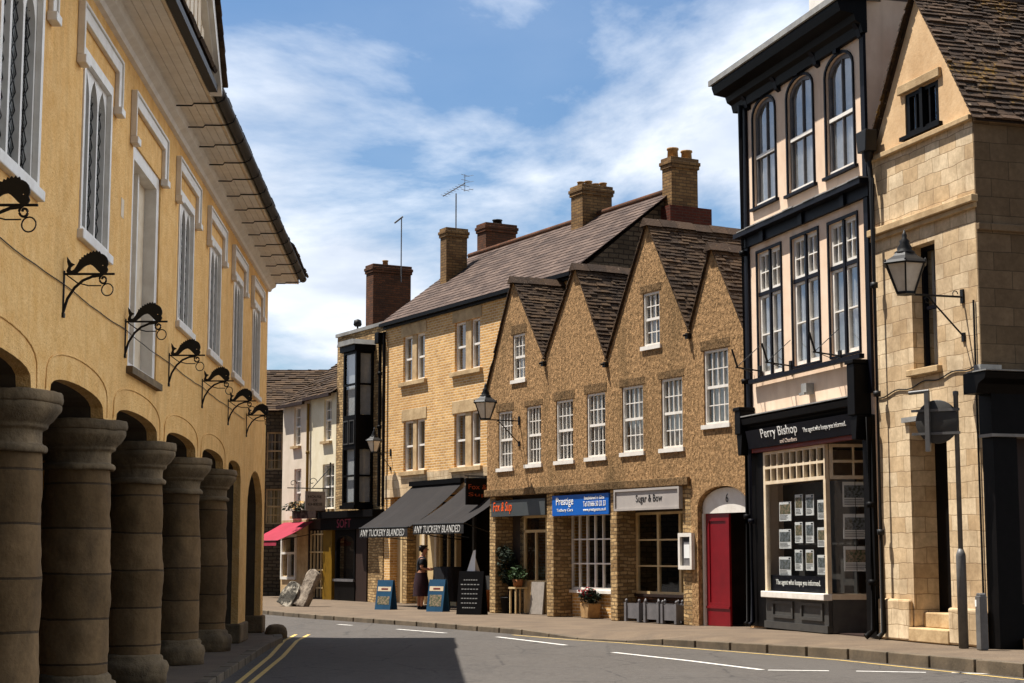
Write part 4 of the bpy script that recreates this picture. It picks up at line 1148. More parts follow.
# shopfront: black fascia, mustard pilaster, window, brick pier
r = YEL.rect(320, 516, 384, 527, -0.35)
MB().box(L_ - 0.6, R_ + .05, -0.42, -0.003, 2.68, 2.9).build('shop_cornice', MT['black_paint'], sh)
fs = MB().box(L_ - .55, R_, -0.30, -0.003, 2.3, 2.679).build('fascia', MT['black_paint'], sh)
lettering(fs, 'SOFT', sx(337, 522, -.3), sx(351, 522, -.3), 2.36, 2.64, -0.302, MT['pink_letters'])
MB().box(sx(326, 565), sx(335, 565), -0.12, 0.1, 0.0, 2.3).build('pilaster', MT['mustard'], sh)
a, b = sx(337, 560), sx(357, 560)
wf = MB().slab(rc(a, b, 0.0, 2.3), [arch(a + .12, b - .1, 0.72, 1.9, 2.12, 8)], -0.08, 0.06).build('shop_window', MT['black_paint'], sh)
MB().quad((a, -.02, .7), (b, -.02, .7), (b, -.02, 2.2), (a, -.02, 2.2)).build('pane', MT['shop_glass'], wf)
MB().box(a, b, -0.14, -0.081, 0.62, 0.7).build('sill', MT['zinc'], wf)
MB().box(b + .02, sx(368, 560), -0.05, 0.1, 0.0, 2.3).build('door', MT['dark_wood'], sh)
MB().box(sx(369, 560), R_, -0.03, 0.3, 0.0, 2.9).build('pier', MT['rubble'], sh)
MB().box(L_ - .05, L_ + .05, 0, 0.3, 0, 2.3).build('wall_end', MT['rubble'], sh)

# ------------------------------------------------------------------ cream cottages and the dark cottage behind
def cottage(x0, x1, ez, mat, label, wins, name='cottage', rise=2.3, dep=3.0):
    rt = root(name, YEL.world(x0, 0), YEL.rz, label, 'house', 'pale cottages in the row beyond the stone house')
    w = x1 - x0
    rects = []
    for q in wins:
        a = YEL.rect(*q)
        rects.append((a[0] - x0, a[1] - x0, a[2], a[3]))
    MB().slab(rc(0, w, 2.7, ez), [rc(*r) for r in rects], 0.0, 0.3).build('wall', mat, rt)
    MB().box(0.0, w, 4.8, 5.0, 0, ez).box(0.0, 0.2, 0.3, 4.8, 0, ez - .02).box(w - .2, w, 0.3, 4.8, 0, ez - .02).build('rear_wall', MT['interior'], rt)
    for r in rects:
        sash(rt, r, 2, 2, 2, y=0.1, frame=0.06, bar=0.03, sill=0.12, sill_mat=MT['dressed'], curt=MT['curtain'], gap=.4)
    V = Vector((0, dep + .2, rise))
    m = MB().tiles((-0.08, -0.22, ez - .05), (1, 0, 0), V, w + .16, V.length, 0.28, 0.2, 0.035, 0.6)
    m.quad((0, -.2, ez - .06), (w, -.2, ez - .06), (w, dep, ez + rise - .06), (0, dep, ez + rise - .06)).quad((0, dep + 3, ez - .06), (w, dep + 3, ez - .06), (w, dep, ez + rise - .06), (0, dep, ez + rise - .06))
    m.build('roof', MT['stone_tile'], rt)
    MB().box(0, w, -0.30, -0.2, ez - .14, ez - .04).build('gutter', MT['dark_wood'], rt)
    MB().slab([(0.0, ez - .1), (dep * 2, ez - .1), (dep, ez + rise - .1)], (), 0.0, 0.25, axis='x').build('gable_end', mat, rt)
    return rt, w
c1, w1 = cottage(-18.4, -15.9, 6.82, MT['cottage_pink'], 'pinkish white rendered cottage left of the cream one', [(294, 407, 300.8, 446), (294, 469, 301, 516)])
c2, w2_ = cottage(-15.88, -13.58, 6.92, MT['cottage_cream'], 'cream rendered cottage against the rubble stone house', [(324, 399, 331.6, 441), (322.5, 464, 334, 509)])
pipe_run(c2, [(0.02, -0.08, 6.7), (0.02, -0.08, 2.8)], 0.05, [(0.02, -.08, 5)], MT['mustard'])
# ground floor of the two cottages
MB().slab(rc(0, w1, 0, 2.7), [rc(.25, 1.35, .75, 2.1)], 0.0, 0.25).build('shop_wall', MT['dressed'], c1)
wf = MB().slab(rc(.1, 1.5, .62, 2.2), [rc(.2, .76, .72, 1.5), rc(.84, 1.4, .72, 1.5), rc(.2, 1.4, 1.58, 2.1)], -0.06, 0.06).build('shop_window', MT['white_paint'], c1)
MB().quad((.15, 0.02, .7), (1.45, 0.02, .7), (1.45, .02, 2.15), (.15, .02, 2.15)).build('pane', MT['shop_glass'], wf)
MB().slab(rc(0, w2_, 0, 2.7), [rc(.1, 1.9, 0.05, 2.35)], 0.0, 0.25).build('shop_wall', MT['dark_wood'], c2)
gd = MB()
for k in range(6):
    gd.box(.15 + k * .3, .2 + k * .3, 0.02, 0.07, 0.05, 2.3)
for k in range(4):
    gd.box(.15, 1.85, 0.005, 0.018, .35 + k * .6, .4 + k * .6)
gd.build('lattice_door', MT['cream_wood'], c2)
MB().box(.12, 1.88, .2, .24, 0.05, 2.34).build('door', MT['dark_wood'], c2)

dk = root('dark_cottage', (-76, 63, 0), 0, 'dark stone cottage with a broad stone tiled roof closing the street', 'house')  # hidden length added far to the left to darken shop glass reflections
MB().slab(rc(0, 72, 0, 6.9), [rc(66.9, 67.5, 4.6, 6.0), rc(66.9, 67.5, 2.6, 3.9)], 0, .3).build('wall', MT['grey_rubble'], dk)
MB().box(0, 72, 5.6, 6, 0, 6.9).build('rear_wall', MT['interior'], dk)
for z0, z1 in ((4.6, 6.0), (2.6, 3.9)):
    sash(dk, (66.9, 67.5, z0, z1), 2, 2, 2, y=0.1, mat=MT['dressed'], curt=MT['blind'])
V = Vector((0, 3.4, 1.9))
MB().tiles((-.2, -.35, 6.75), (1, 0, 0), V, 72.4, V.length, .3, .2, .035, .7).quad((-.2, -.3, 6.72), (72.2, -.3, 6.72), (72.2, 3.05, 8.6), (-.2, 3.05, 8.6)).quad((-.2, 6.4, 6.72), (72.2, 6.4, 6.72), (72.2, 3.05, 8.6), (-.2, 3.05, 8.6)).build('roof', MT['stone_tile'], dk)
# ------------------------------------------------------------------ white and navy building with the estate agent's shop
wb = root('town_house', WHT.world(0, 0), WHT.rz, 'tall pink white rendered house with navy trim over an estate agent shop', 'building')
UP = [WHT.rect(753, 95, 776.5, 205), WHT.rect(787, 73, 814.5, 191), WHT.rect(825.5, 51, 855, 173)]
LO = [WHT.rect(757.5, 246, 783, 376), WHT.rect(792, 231, 820.5, 365.5), WHT.rect(829, 216, 860, 356)]
UP = [(r[0] + .05, r[1] - .03, r[2] + .02, r[3] - .06) for r in UP]
LO = [(r[0] + .06, r[1] - .04, r[2] + .03, r[3] - .06) for r in LO]
H_TOP = 11.9
SHOP = rc(0.42, 5.12, 0.0, 3.72)
outl = [(-0.26, 0), (0.42, 0), (0.42, 3.72), (5.12, 3.72), (5.12, 0), (5.5, 0), (5.5, H_TOP), (-0.26, H_TOP)]
upo = [arch(r[0], r[1], r[2], r[3] - 0.32, r[3], 10) for r in UP]
MB().slab(outl, upo + [rc(*r) for r in LO], 0.0, 0.35).build('wall', MT['pink_render'], wb)
MB().box(5.2, 5.497, 0.352, 7.5, 3.8, H_TOP + 1.2).box(5.2, 5.497, 1.9, 7.5, 0, 3.8).build('end_wall', MT['pink_render'], wb)
MB().box(0.02, 0.25, 0.352, 7.5, 0, H_TOP).build('end_wall', MT['pink_render'], wb)
MB().box(.26, 5.5, 7.2, 7.5, 0, H_TOP).box(.26, 5.2, .36, 7.2, 3.8, 3.95).box(.26, 5.2, .36, 7.2, 8.2, 8.3).build('inner_floor', MT['interior'], wb)
for r, o in zip(UP, upo):
    x0, x1, z0, z1 = r
    zc = z1 - 0.32
    MB().slab(arch(x0 - .055, x1 + .04, z0 - .0, zc, z1 + .06, 10), [arch(x0, x1, z0 + .0001, zc, z1, 10)] if False else [arch(x0 + .003, x1 - .003, z0 + .002, zc, z1 - .003, 10)], -0.035, -0.002).build('window_surround', MT['navy'], wb)
    MB().box((x0 + x1) / 2 - .07, (x0 + x1) / 2 + .07, -0.10, -0.003, z1 + .02, z1 + .42).build('keystone', MT['navy'], wb)
    zm = z0 + (z1 - z0) * .48
    fr = MB().slab(arch(x0, x1, z0, zc, z1 - .004, 10), [rc(x0 + .07, (x0 + x1) / 2 - .015, z0 + .09, zm - .04), rc((x0 + x1) / 2 + .015, x1 - .07, z0 + .09, zm - .04), [(x0 + .07, zm + .04), ((x0 + x1) / 2 - .015, zm + .04), ((x0 + x1) / 2 - .015, z1 - .08), (x0 + .25, z1 - .14), (x0 + .07, zc)], [((x0 + x1) / 2 + .015, zm + .04), (x1 - .07, zm + .04), (x1 - .07, zc), (x1 - .25, z1 - .14), ((x0 + x1) / 2 + .015, z1 - .08)]], 0.05, 0.11)
    w = fr.build('window', MT['zinc'], wb)
    for q0, q1 in ((zm - .035, zm + .035), (z0 + .02, z0 + .09)):
        MB().box(x0 + .045, x1 - .045, .03, .049, q0, q1).build('sash_rail', MT['white_paint'], w)
    MB().quad((x0 + .03, .085, z0 + .05), (x1 - .03, .085, z0 + .05), (x1 - .03, .085, z1 - .1), (x0 + .03, .085, z1 - .1)).build('pane', MT['sky_glass'], w)
    MB().box(x0 - .12, x1 + .12, -.08, .049, z0 - .06, z0 - .001).build('sill', MT['navy'], w)
    curtain(w, x0 + .05, x1 - .05, z0 + .05, z1 - .02, .14, MT['curtain'], 0.0)
for r in LO:
    x0, x1, z0, z1 = r
    MB().slab(rc(x0 - .055, x1 + .04, z0 - .04, z1 + .06), [rc(x0 + .003, x1 - .003, z0 + .003, z1 - .003)], -0.03, -0.002).build('window_surround', MT['navy'], wb)
    c = (x0 + x1) / 2
    zt = z0 + (z1 - z0) * .66
    hs = []
    for a, b in ((x0 + .06, c - .05), (c + .05, x1 - .06)):
        m_ = (a + b) / 2
        for k in range(2):
            hs.append(rc(a + .03, b - .03, z0 + .08 + (zt - z0 - .14) * k / 2 + .015, z0 + .08 + (zt - z0 - .14) * (k + 1) / 2 - .015))
        for u, v in ((a + .03, m_ - .012), (m_ + .012, b - .03)):
            for k in range(2):
                hs.append(rc(u, v, zt + .1 + (z1 - zt - .17) * k / 2 + .012, zt + .1 + (z1 - zt - .17) * (k + 1) / 2 - .012))
    w = MB().slab(rc(x0, x1, z0, z1), hs, 0.04, 0.10).build('window', MT['white_paint'], wb)
    MB().box(c - .04, c + .04, .0, .039, z0, z1).box(x0, x1, .01, .038, zt - .03, zt + .05).build('mullion', MT['navy'], w)
    MB().quad((x0 + .03, .075, z0 + .05), (x1 - .03, .075, z0 + .05), (x1 - .03, .075, z1 - .05), (x0 + .03, .075, z1 - .05)).build('pane', MT['sky_glass'], w)
    MB().quad((x0 + .06,   .10, zt + .04), (x1 - .06, .10, zt + .04), (x1 - .06, .10, z1 - .05), (x0 + .06, .10, z1 - .05)).build('blind', MT['blind'], w)
    curtain(w, x0 + .05, x1 - .05, z0 + .06, z1 - .06, .13, MT['curtain'], 0.0)
MB().box(LO[0][0] - .25, LO[2][1] + .25, -0.16, -0.055, LO[1][2] - .17, LO[1][2] - .085).build('sill_course', MT['navy'], wb)
wb.scale = (WHT.k,) * 3
# navy strips, band, cornice
MB().box(-0.28, -0.02, -0.06, -0.003, 4.45, H_TOP - .5).build('corner_strip', MT['navy'], wb)
MB().box(5.36, 5.52, -0.06, -0.003, 4.45, H_TOP - .5).build('corner_strip', MT['navy'], wb)
MB().box(-0.30, 5.6, -0.08, -0.003, 8.12, 8.34).box(-0.34, 5.62, -0.26, -0.003, 8.34, 8.44).build('string_band', MT['navy'], wb)
for x in (0.85, 2.75, 4.6):
    MB().box(x - .09, x + .09, -0.13, -0.081, 8.10, 8.34).build('band_block', MT['navy'], wb)
ld = MB()
for k in range(12):
    ld.box(-0.13 + k * .48, -0.13 + (k + 1) * .48 - .006, -0.27 - .012 * (k % 2), -0.002, 8.442 + .004 * (k % 3), 8.462 + .006 * (k % 3))
ld.build('lead_flashing', MT['lead'], wb)
cz = 11.25
cor = MB().slab([(-0.003, cz), (-0.10, cz), (-0.14, cz + .16), (-0.24, cz + .22), (-0.28, cz + .34), (-0.55, cz + .38), (-0.60, cz + .52), (-0.60, cz + .60), (-0.003, cz + .66)], (), -0.42, 5.6, axis='x')
cor.build('cornice', MT['black_paint'], wb)
MB().slab([(0.01, cz), (-0.10, cz), (-0.14, cz + .16), (-0.24, cz + .22), (-0.28, cz + .34), (-0.55, cz + .38), (-0.60, cz + .52), (-0.60, cz + .60), (0.4, cz + .66)], (), -0.6, -0.422, axis='x').build('cornice_return', MT['black_paint'], wb)
MB().slab([(-0.66, cz + .58), (-0.66, cz + .70), (0.3, cz + .80), (0.3, cz + .66)], (), -0.66, 5.65, axis='x').build('eaves_lead', MT['lead'], wb)
MB().slab([(-0.3, cz + .7), (3.5, cz + 1.9), (7.4, cz + .7)], (), 0.0, 5.5, axis='x').build('roof', MT['slate'], wb)
for x in (0.1, 1.65, 3.52, 5.42):
    MB().slab([(-0.003, cz - .1), (-0.09, cz - .05), (-0.13, cz + .1), (-0.22, cz + .22), (-0.003, cz + .22)], (), x - .07, x + .07, axis='x').build('console', MT['navy'], wb)
x0 = WHT.at(809, 3, 1.4)[0]; x1 = WHT.at(826, 3, 1.4)[0]
dm = MB().slab(rc(x0, x0 + 1.3, cz + .9, cz + 2.5), [rc(x0 + .15, x0 + .62, cz + 1.0, cz + 2.2), rc(x0 + .7, x0 + 1.15, cz + 1.0, cz + 2.2)], 1.4, 1.5)
dm.box(x0, x0 + 1.3, 1.51, 3.2, cz + .9, cz + 2.5)
dm = dm.build('dormer', MT['white_paint'], wb)
MB().quad((x0 + .1, 1.47, cz + .95), (x0 + 1.2, 1.47, cz + .95), (x0 + 1.2, 1.47, cz + 2.3), (x0 + .1, 1.47, cz + 2.3)).build('pane', MT['glass'], dm)
# downpipes
pipe_run(wb, [(-0.12, -0.13, 11.3), (-0.12, -0.13, 0.1), (-0.1, -0.22, 0.03)], 0.055, [(-0.12, -.13, z) for z in (2.3, 5.2, 8.0)])
pipe_run(wb, [(0.12, -0.14, 4.0), (0.12, -0.14, 0.1), (0.14, -0.24, 0.03)], 0.05, [(0.12, -.14, 2.2)], MT['navy'])
pipe_run(wb, [(5.5, -0.14, 4.0), (5.5, -0.14, 0.15), (5.5, -0.3, 0.03)], 0.055, [(5.5, -.14, 2.4), (5.5, -.14, 1.0)])
pipe_run(wb, [(5.79, -0.10, 8.4), (5.79, -0.10, 0.12), (5.81, -0.22, 0.03)], 0.05, [(5.79, -.10, z) for z in (1.9, 4.4, 6.4)], MT['iron'])
hp = MB().slab([(5.56, 8.9), (5.88, 8.9), (5.92, 9.3), (5.52, 9.3)], (), -0.26, -0.02)
hp.lathe([(.05, 8.7), (.09, 8.8), (.12, 8.92)], 5.72, -.12, 10).tube([(5.72, -.12, 8.9), (5.79, -.10, 8.3)], .05, 8)
hp.build('hopper', MT['iron'], wb, bevel=0.015)
# shop cornice and fascia
MB().slab([(-0.003, 4.08), (-0.14, 4.1), (-0.2, 4.2), (-0.30, 4.24), (-0.32, 4.36), (-0.003, 4.40)], (), -0.05, 5.15, axis='x').build('shop_cornice', MT['black_paint'], wb)
MB().box(-0.07, 5.17, -0.33, -0.003, 4.402, 4.425).build('lead_flashing', MT['lead'], wb)
for x, z1 in ((-0.1, 4.55), (5.2, 5.0)):
    MB().box(x - .13, x + .17, -0.34, -0.003, 4.05, z1).box(x - .16, x + .2, -0.37, -0.003, z1, z1 + .08).slab([(x - .13, 4.049), (x + .17, 4.049), (x + .1, 3.6), (x - .06, 3.6)], (), -.3, -.003).build('console', MT['black_paint'], wb, bevel=0.015)
MB().box(-0.25, 0.59, -0.05, -0.003, 0.0, 4.05).build('pilaster', MT['black_paint'], wb)
MB().box(5.13, 5.5, -0.08, -0.003, 0.0, 4.05).build('pilaster', MT['black_paint'], wb)
MB().box(0.2, 5.12, -0.13, -0.003, 3.64, 3.72).build('fascia_moulding', MT['maroon'], wb)
sg = root('shop_sign', WHT.world(2.66, -0.2, 3.72), WHT.rz, 'long black shop fascia with cream lettering above the estate agent window', 'sign')
sg.scale = (WHT.k,) * 3
bd = MB().slab([(0.0, 0.0), (0.06, 0.0), (-0.02, 0.38), (-0.08, 0.38)], (), -2.46, 2.45, axis='x').build('board', MT['navy'], sg)
def tilt(o):
    for v in o.data.vertices:
        v.co.y -= 0.08 / 0.38 * v.co.z
for args in (('Perry Bishop', -1.7, 0.05, 0.13, 0.37, MT['white_letters']), ('and Chambers', -0.85, -0.05, 0.03, 0.11, MT['cream_letters']), ('The agent who keeps you informed.', 0.3, 2.15, 0.14, 0.26, MT['white_letters'])):
    tilt(lettering(sg, args[0], args[1], args[2], args[3], args[4], -0.004, args[5]))
# shop window: straight front then a deep splay into the doorway
XA, XC_, YD = 0.6, 3.5, 1.7
XD = XC_ + 0.46
s = MB().slab(rc(XA, XC_, 2.95, 3.63), [rc(XA + .07 + (XC_ - XA - .1) * (k + .07) / 9, XA + .07 + (XC_ - XA - .1) * (k + .93) / 9, a, b) for k in range(9) for a, b in ((3.02, 3.27), (3.32, 3.57))], -0.06, 0.02)
s.box(XA, XA + .1, -0.06, 0.02, 0.75, 2.949).box(XC_ - .08, XC_ + .02, -0.06, 0.03, 0.75, 2.949)
sw = s.build('shop_window', MT['white_trim'], wb)
MB().quad((XA, -.02, .76), (XC_, -.02, .76), (XC_, -.02, 3.62), (XA, -.02, 3.62)).build('pane', MT['shop_glass'], sw)
MB().box(XA - .02, XC_ + .03, -0.16, 0.03, 0.62, 0.749).build('sill', MT['white_paint'], sw, bevel=0.012)
pw = MB().box(XA, XC_ + .01, -0.05, 0.1, 0.14, 0.619).box(XA - .02, XC_ + .03, -0.09, 0.1, 0.0, 0.139)
for a in (XA + .35, XA + 1.7):
    pw.slab(rc(a, a + 1.0, .22, .56), [rc(a + .07, a + .93, .28, .50)], -0.085, -0.051)
pw.build('stall_riser', MT['grey_paint'], sw)
ang = math.atan2(YD, XD - XC_)
sp_ = root('splay_window', (0, 0, 0), 0, None, None)
sp_.parent = wb
sp_.location = (XC_ + .02, 0.03, 0); sp_.rotation_euler = (0, 0, ang)
LS = math.hypot(YD, XD - XC_)
s = MB().slab(rc(0, LS, 2.95, 3.63), [rc(.05 + (LS - .1) * (k + .04) / 4, .05 + (LS - .1) * (k + .96) / 4, a, b) for k in range(4) for a, b in ((3.02, 3.27), (3.32, 3.57))], -0.03, 0.03)
s.build('transom', MT['white_trim'], sp_)
MB().box(0.0, LS, -0.05, 0.05, 0.64, 0.749).build('sill', MT['white_trim'], sp_)
MB().box(0.0, LS, -0.03, 0.05, 0.0, 0.639).build('stall_riser', MT['grey_paint'], sp_)
MB().quad((0, 0, .75), (LS, 0, .75), (LS, 0, 3.6), (0, 0, 3.6)).build('pane', MT['shop_glass'], sp_)
MB().box(LS - .07, LS, -0.03, 0.03, .75, 2.949).build('post', MT['black_paint'], sp_)
MB().box(XD, 5.2, YD, YD + .08, 0.0, 3.72).build('shop_door', MT['black_paint'], wb)
MB().box(5.1, 5.2, 0.36, YD, 0, 3.72).build('lobby_wall', MT['black_paint'], wb)
MB().box(XA - .1, 5.2, 0.36, 7.0, 3.72, 3.79).build('shop_ceiling', MT['interior'], wb)
MB().box(0.26, XD + .2, 2.6, 2.7, 0, 3.72).build('shop_back_wall', MT['interior'], wb)
MB().box(0.26, 5.2, 0.1, 2.6, -.05, 0.012).build('shop_floor', MT['dark_wood'], wb)
MB().box(0.3, XC_ + .1, 0.52, 0.56, 0.75, 2.96).build('window_backing', MT['grey_paint'], wb)
# property cards hanging in the window
def card(loc, rz, w, h, label, double=False):
    rt = root('property_card', loc, rz, label, 'card', "property cards in the estate agent's window")
    rt.scale = (WHT.k,) * 3
    MB().box(-w / 2, w / 2, -0.006, 0.006, 0, h).build('sheet', MT['paper'], rt)
    n = 2 if double else 1
    for k in range(n):
        a, b = -w / 2 + w * k / n + .03, -w / 2 + w * (k + 1) / n - .03
        m = MT['photo_print'] if random.random() < .6 else MT['photo_warm']
        MB().box(a, b, -0.010, -0.0065, h * .36, h * .86).build('photograph', m, rt)
        t = MB()
        for q in range(4):
            t.box(a, a + (b - a) * (.6 + .4 * random.random()), -0.009, -0.0065, h * (.08 + .065 * q), h * (.10 + .065 * q))
        t.box(b - .08, b, -0.009, -0.0065, h * .89, h * .96)
        t.build('print', MT['black_letters'], rt)
ROWN = ['top', 'middle', 'bottom']
cols = [((200 / 6.83 + 750, 284 / 6.83 + 750), 'first from the left', (421, 553)), ((308 / 6.83 + 750, 362 / 6.83 + 750), 'second from the left', (372, 515)), ((382 / 6.83 + 750, 438 / 6.83 + 750), 'third from the left', (372, 515)), ((462 / 6.83 + 750, 527 / 6.83 + 750), 'fourth from the left', (408, 542))]
for row in range(3):
    for (pa, pb), nm, (ya, yb) in cols:
        y0 = 440 + ya / 6.83 + row * 27.6; y1 = 440 + yb / 6.83 + row * 27.6
        r = WHT.rect(pa, y0, pb, y1, 0.09)
        card(WHT.world((r[0] + r[1]) / 2, 0.09, r[2]), WHT.rz, max(.3, r[1] - r[0]) * .96, r[3] - r[2], 'upright property card, %s in the %s row of the front shop window' % (nm, ROWN[row]))
for row in range(3):
    o = wb.matrix_world
    u = LS * .50
    px_, py_ = XC_ + .02 + u * math.cos(ang) + .06 * -math.sin(ang), 0.03 + u * math.sin(ang) + .06 * math.cos(ang)
    card(WHT.world(px_, py_, 2.42 - row * .62), WHT.rz + ang, 1.25, .48, 'wide double property card in the %s row of the angled side window' % ROWN[row], True)
sb = root('window_board', WHT.world(1.95, -0.025 + .03, 0.76), WHT.rz, 'low navy strip sign lettered along the foot of the front shop window', 'sign')
MB().box(-1.25, 1.4, 0.03, 0.05, 0, 0.30).build('board', MT['navy'], sb)
lettering(sb, 'The agent who keeps you informed.', -0.95, 1.0, 0.09, 0.22, 0.028, MT['white_letters'])
# alarm box, flag rods
ab = MB().box(-.11, .11, -0.16, -0.002, 0, .2).box(-.13, .1, -.2, -.161, -.02, .03)
ab = ab.build('flood_light', MT['lead'])
q = WHT.rect(807, 384, 814, 394, -.05)
ab.location = WHT.world(q[0] + .1, 0, q[2]); ab.rotation_euler = (0, 0, WHT.rz)
tag(ab, 'small pale box light on the pink wall above the shop fascia', 'light')
def flag_rod(px, py, label):
    x, z = WHT.at(px, py, -0.02)
    rt = root('flag_holder', WHT.world(x, 0, z), WHT.rz, label, 'flag holder', 'rod brackets under the tall windows')
    MB().tube([(0, -.0, 0), (0, -.55, .06)], .016, 6).tube([(0, -.5, .05), (.0, -.62, .42)], .02, 6).tube([(0, -.02, .5), (0, -.5, .08)], .008, 5).tube([(-.35, -.02, .0), (0, -.5, .06)], .008, 5).build('rod', MT['iron'], rt)
    MB().box(-.05, .05, -.04, -.002, -.1, .1).build('plate', MT['iron'], rt)
flag_rod(760, 371, 'thin iron rod bracket below the leftmost tall window of the pink house')
flag_rod(791, 366, 'thin iron rod bracket between the first two tall windows of the pink house')
flag_rod(840, 356, 'thin iron rod bracket below the third tall window beside the lantern')

# ------------------------------------------------------------------ corner stone house
ch = root('corner_house', STN.world(0, 0), STN.rz, 'honey ashlar corner house with a small plastered gable and mossy tile roof', 'building')
XR = 3.52
ch.scale = (STN.k,) * 3
AW = STN.rect(904, 87, 938, 130)
FW = STN.rect(912, 243, 936.5, 368)
DW = (1.22, 2.42, 0.0, 3.82)
outl = [(0.12, 0), (DW[0], 0), (DW[0], DW[3]), (DW[1], DW[3]), (DW[1], 0), (XR, 0), (XR, 8.8), (0.12, 8.8)]
MB().slab(outl, [rc(*FW)], 0.0, 0.5).build('wall', MT['ashlar'], ch)
MB().slab([(0.12, 8.802), (XR, 8.802), (1.84, 11.45)], [rc(*AW)], 0.02, 0.4).build('gable', MT['gable_plaster'], ch)
MB().box(XR + 0.002, XR + 0.03, 0.002, 8.0, 0, 8.7).box(XR - 0.4, XR - 0.002, 0.502, 8.0, 0, 9.0).build('return_wall', MT['ashlar_shade'], ch)
MB().slab([(XR - .004, 8.7), (XR + .08, 8.72), (XR + .08, 8.84), (XR - .004, 8.84)], (), -0.002, 8.0).build('eaves_moulding', MT['ashlar_shade'], ch)
MB().box(0.12, XR + .02, -0.09, -0.002, 8.74, 8.84).build('string_course', MT['dressed'], ch, bevel=0.015)
MB().box(XR + .001, XR + .10, 0.0, 8, 6.86, 6.98).build('string_course', MT['ashlar_shade'], ch, bevel=0.015)
zz = STN.at(880, 232)[1]
MB().box(0.12, XR + .1, -0.13, -0.002, zz - .07, zz + .06).box(.12, XR + .06, -.07, -.002, zz - .16, zz - .071).build('string_course', MT['dressed'], ch, bevel=0.015)
weather(MB().box(0.12, DW[0] - .02, -0.10, -0.002, 0, 0.72).build('plinth', MT['ashlar'], ch, bevel=0.04), .01, 3)
weather(MB().box(DW[1] + .02, XR, -.10, -.002, 0, .62).build('plinth', MT['ashlar'], ch, bevel=0.04), .01, 3)
a, b, z0, z1 = AW
MB().box(a - .16, b + .12, -0.05, 0.02, z1 + .02, z1 + .19).build('lintel', MT['dressed'], ch, bevel=0.015)
w = MB().slab(rc(a, b, z0, z1), [rc(a + .1 + (b - a - .2) * k / 4 + .025, a + .1 + (b - a - .2) * (k + 1) / 4 - .025, z0 + .08, z1 - .07) for k in range(4)], .04, .12).box((a + b) / 2 - .05, (a + b) / 2 + .05, .0, .039, z0, z1).box(a - .1, b + .1, -.06, .039, z0 - .07, z0).build('window', MT['black_paint'], ch)
MB().quad((a, .09, z0), (b, .09, z0), (b, .09, z1), (a, .09, z1)).build('pane', MT['glass'], w)
curtain(w, a + .05, b - .05, z0, z1, .22, MT['curtain'], .3)
w = sash(ch, FW, 2, 1, 1, y=0.24, frame=.07, bar=.04, mat=MT['navy'], curt=MT['curtain'], gap=.5)
MB().box(FW[0] - .12, FW[1] + .12, -.10, .2, FW[2] - .12, FW[2] - .002).build('sill', MT['dressed'], ch, bevel=.015)
MB().box(DW[0], DW[1], .5, .58, 0.5, DW[3]).build('door', MT['black_paint'], ch)
MB().box(DW[0] - .03, DW[1] + .05, -.12, .5, 0.0, .24).box(DW[0] + .02, DW[1], .16, .5, .24, .5).build('doorstep', MT['dressed'], ch, bevel=.02)
MB().box(DW[0] - .15, DW[1] - .3, -.07, .03, DW[3] + .002, DW[3] + .09).build('door_hood', MT['lead'], ch)
# roof with mossy stone tiles
m = MB()
apx, apz2 = 1.84, 11.5
for s, fx in ((-1, 0.02), (1, XR + .16)):
    V = Vector((apx - fx, 0, apz2 - 8.72))
    m.tiles((fx, -0.10, 8.74), (0, 1, 0), V, 8.2, V.length + .02, .19, .115, .03, .9, wl=.015)
    m.quad((fx, -.02, 8.7), (fx, 8, 8.7), (apx, 8, apz2 - .03), (apx, -.02, apz2 - .03))
m.build('roof', MT['mossy_tile'], ch)
MB().box(0.1, XR, 7.7, 8, 0, 8.7).build('back_wall', MT['interior'], ch)
MB().box(0.3, XR - .4, 0.6, 7.7, 4.1, 4.2).build('inner_floor', MT['interior'], ch)
pipe_run(ch, [(XR - .1, -.03, 5.7), (XR - .1, -.03, .65)], .018, (), MT['iron'], 'conduit')
cb = [(0.15 + 3.2 * k / 24, -.02, 4.35 + .25 * (k / 24) - .03 * math.sin(k * .9)) for k in range(25)]
MB().tube(cb, .012, 5).build('cable', MT['iron'], ch)
# black shopfront on the side street face
bs = MB().box(XR, XR + .32, -0.02, 0.42, 0, 3.45).box(XR, XR + .32, 2.6, 3.0, 0, 3.45)
bs.box(XR, XR + .36, -0.06, 3.2, 3.45, 4.1)
bs.slab([(XR, 4.1), (XR + .36, 4.1), (XR + .44, 4.25), (XR + .62, 4.32), (XR + .66, 4.42), (XR, 4.44)], (), -0.34, 3.5)
bs.box(XR, XR + .1, .42, 2.6, 0, .7).box(XR, XR + .08, .42, .5, .7, 3.45)
bs = bs.build('shopfront', MT['black_paint'], ch)
MB().box(XR - .0, XR + .05, .5, 2.6, .72, 3.44).build('shop_glazing', MT['dark_wood'], bs)
MB().box(XR + .1, XR + .7, -.36, 3.55, 4.441, 4.46).box(XR + .1, XR + .3, -.2, .2, 4.46, 4.58).build('lead_flashing', MT['lead'], bs)
MB().box(XR, XR + .38, -.08, 3.2, 3.40, 3.449).build('moulding', MT['lead'], bs)
MB().box(XR + .1, XR + .6, .4, 2.6, 0, .16).build('step', MT['dressed'], bs)

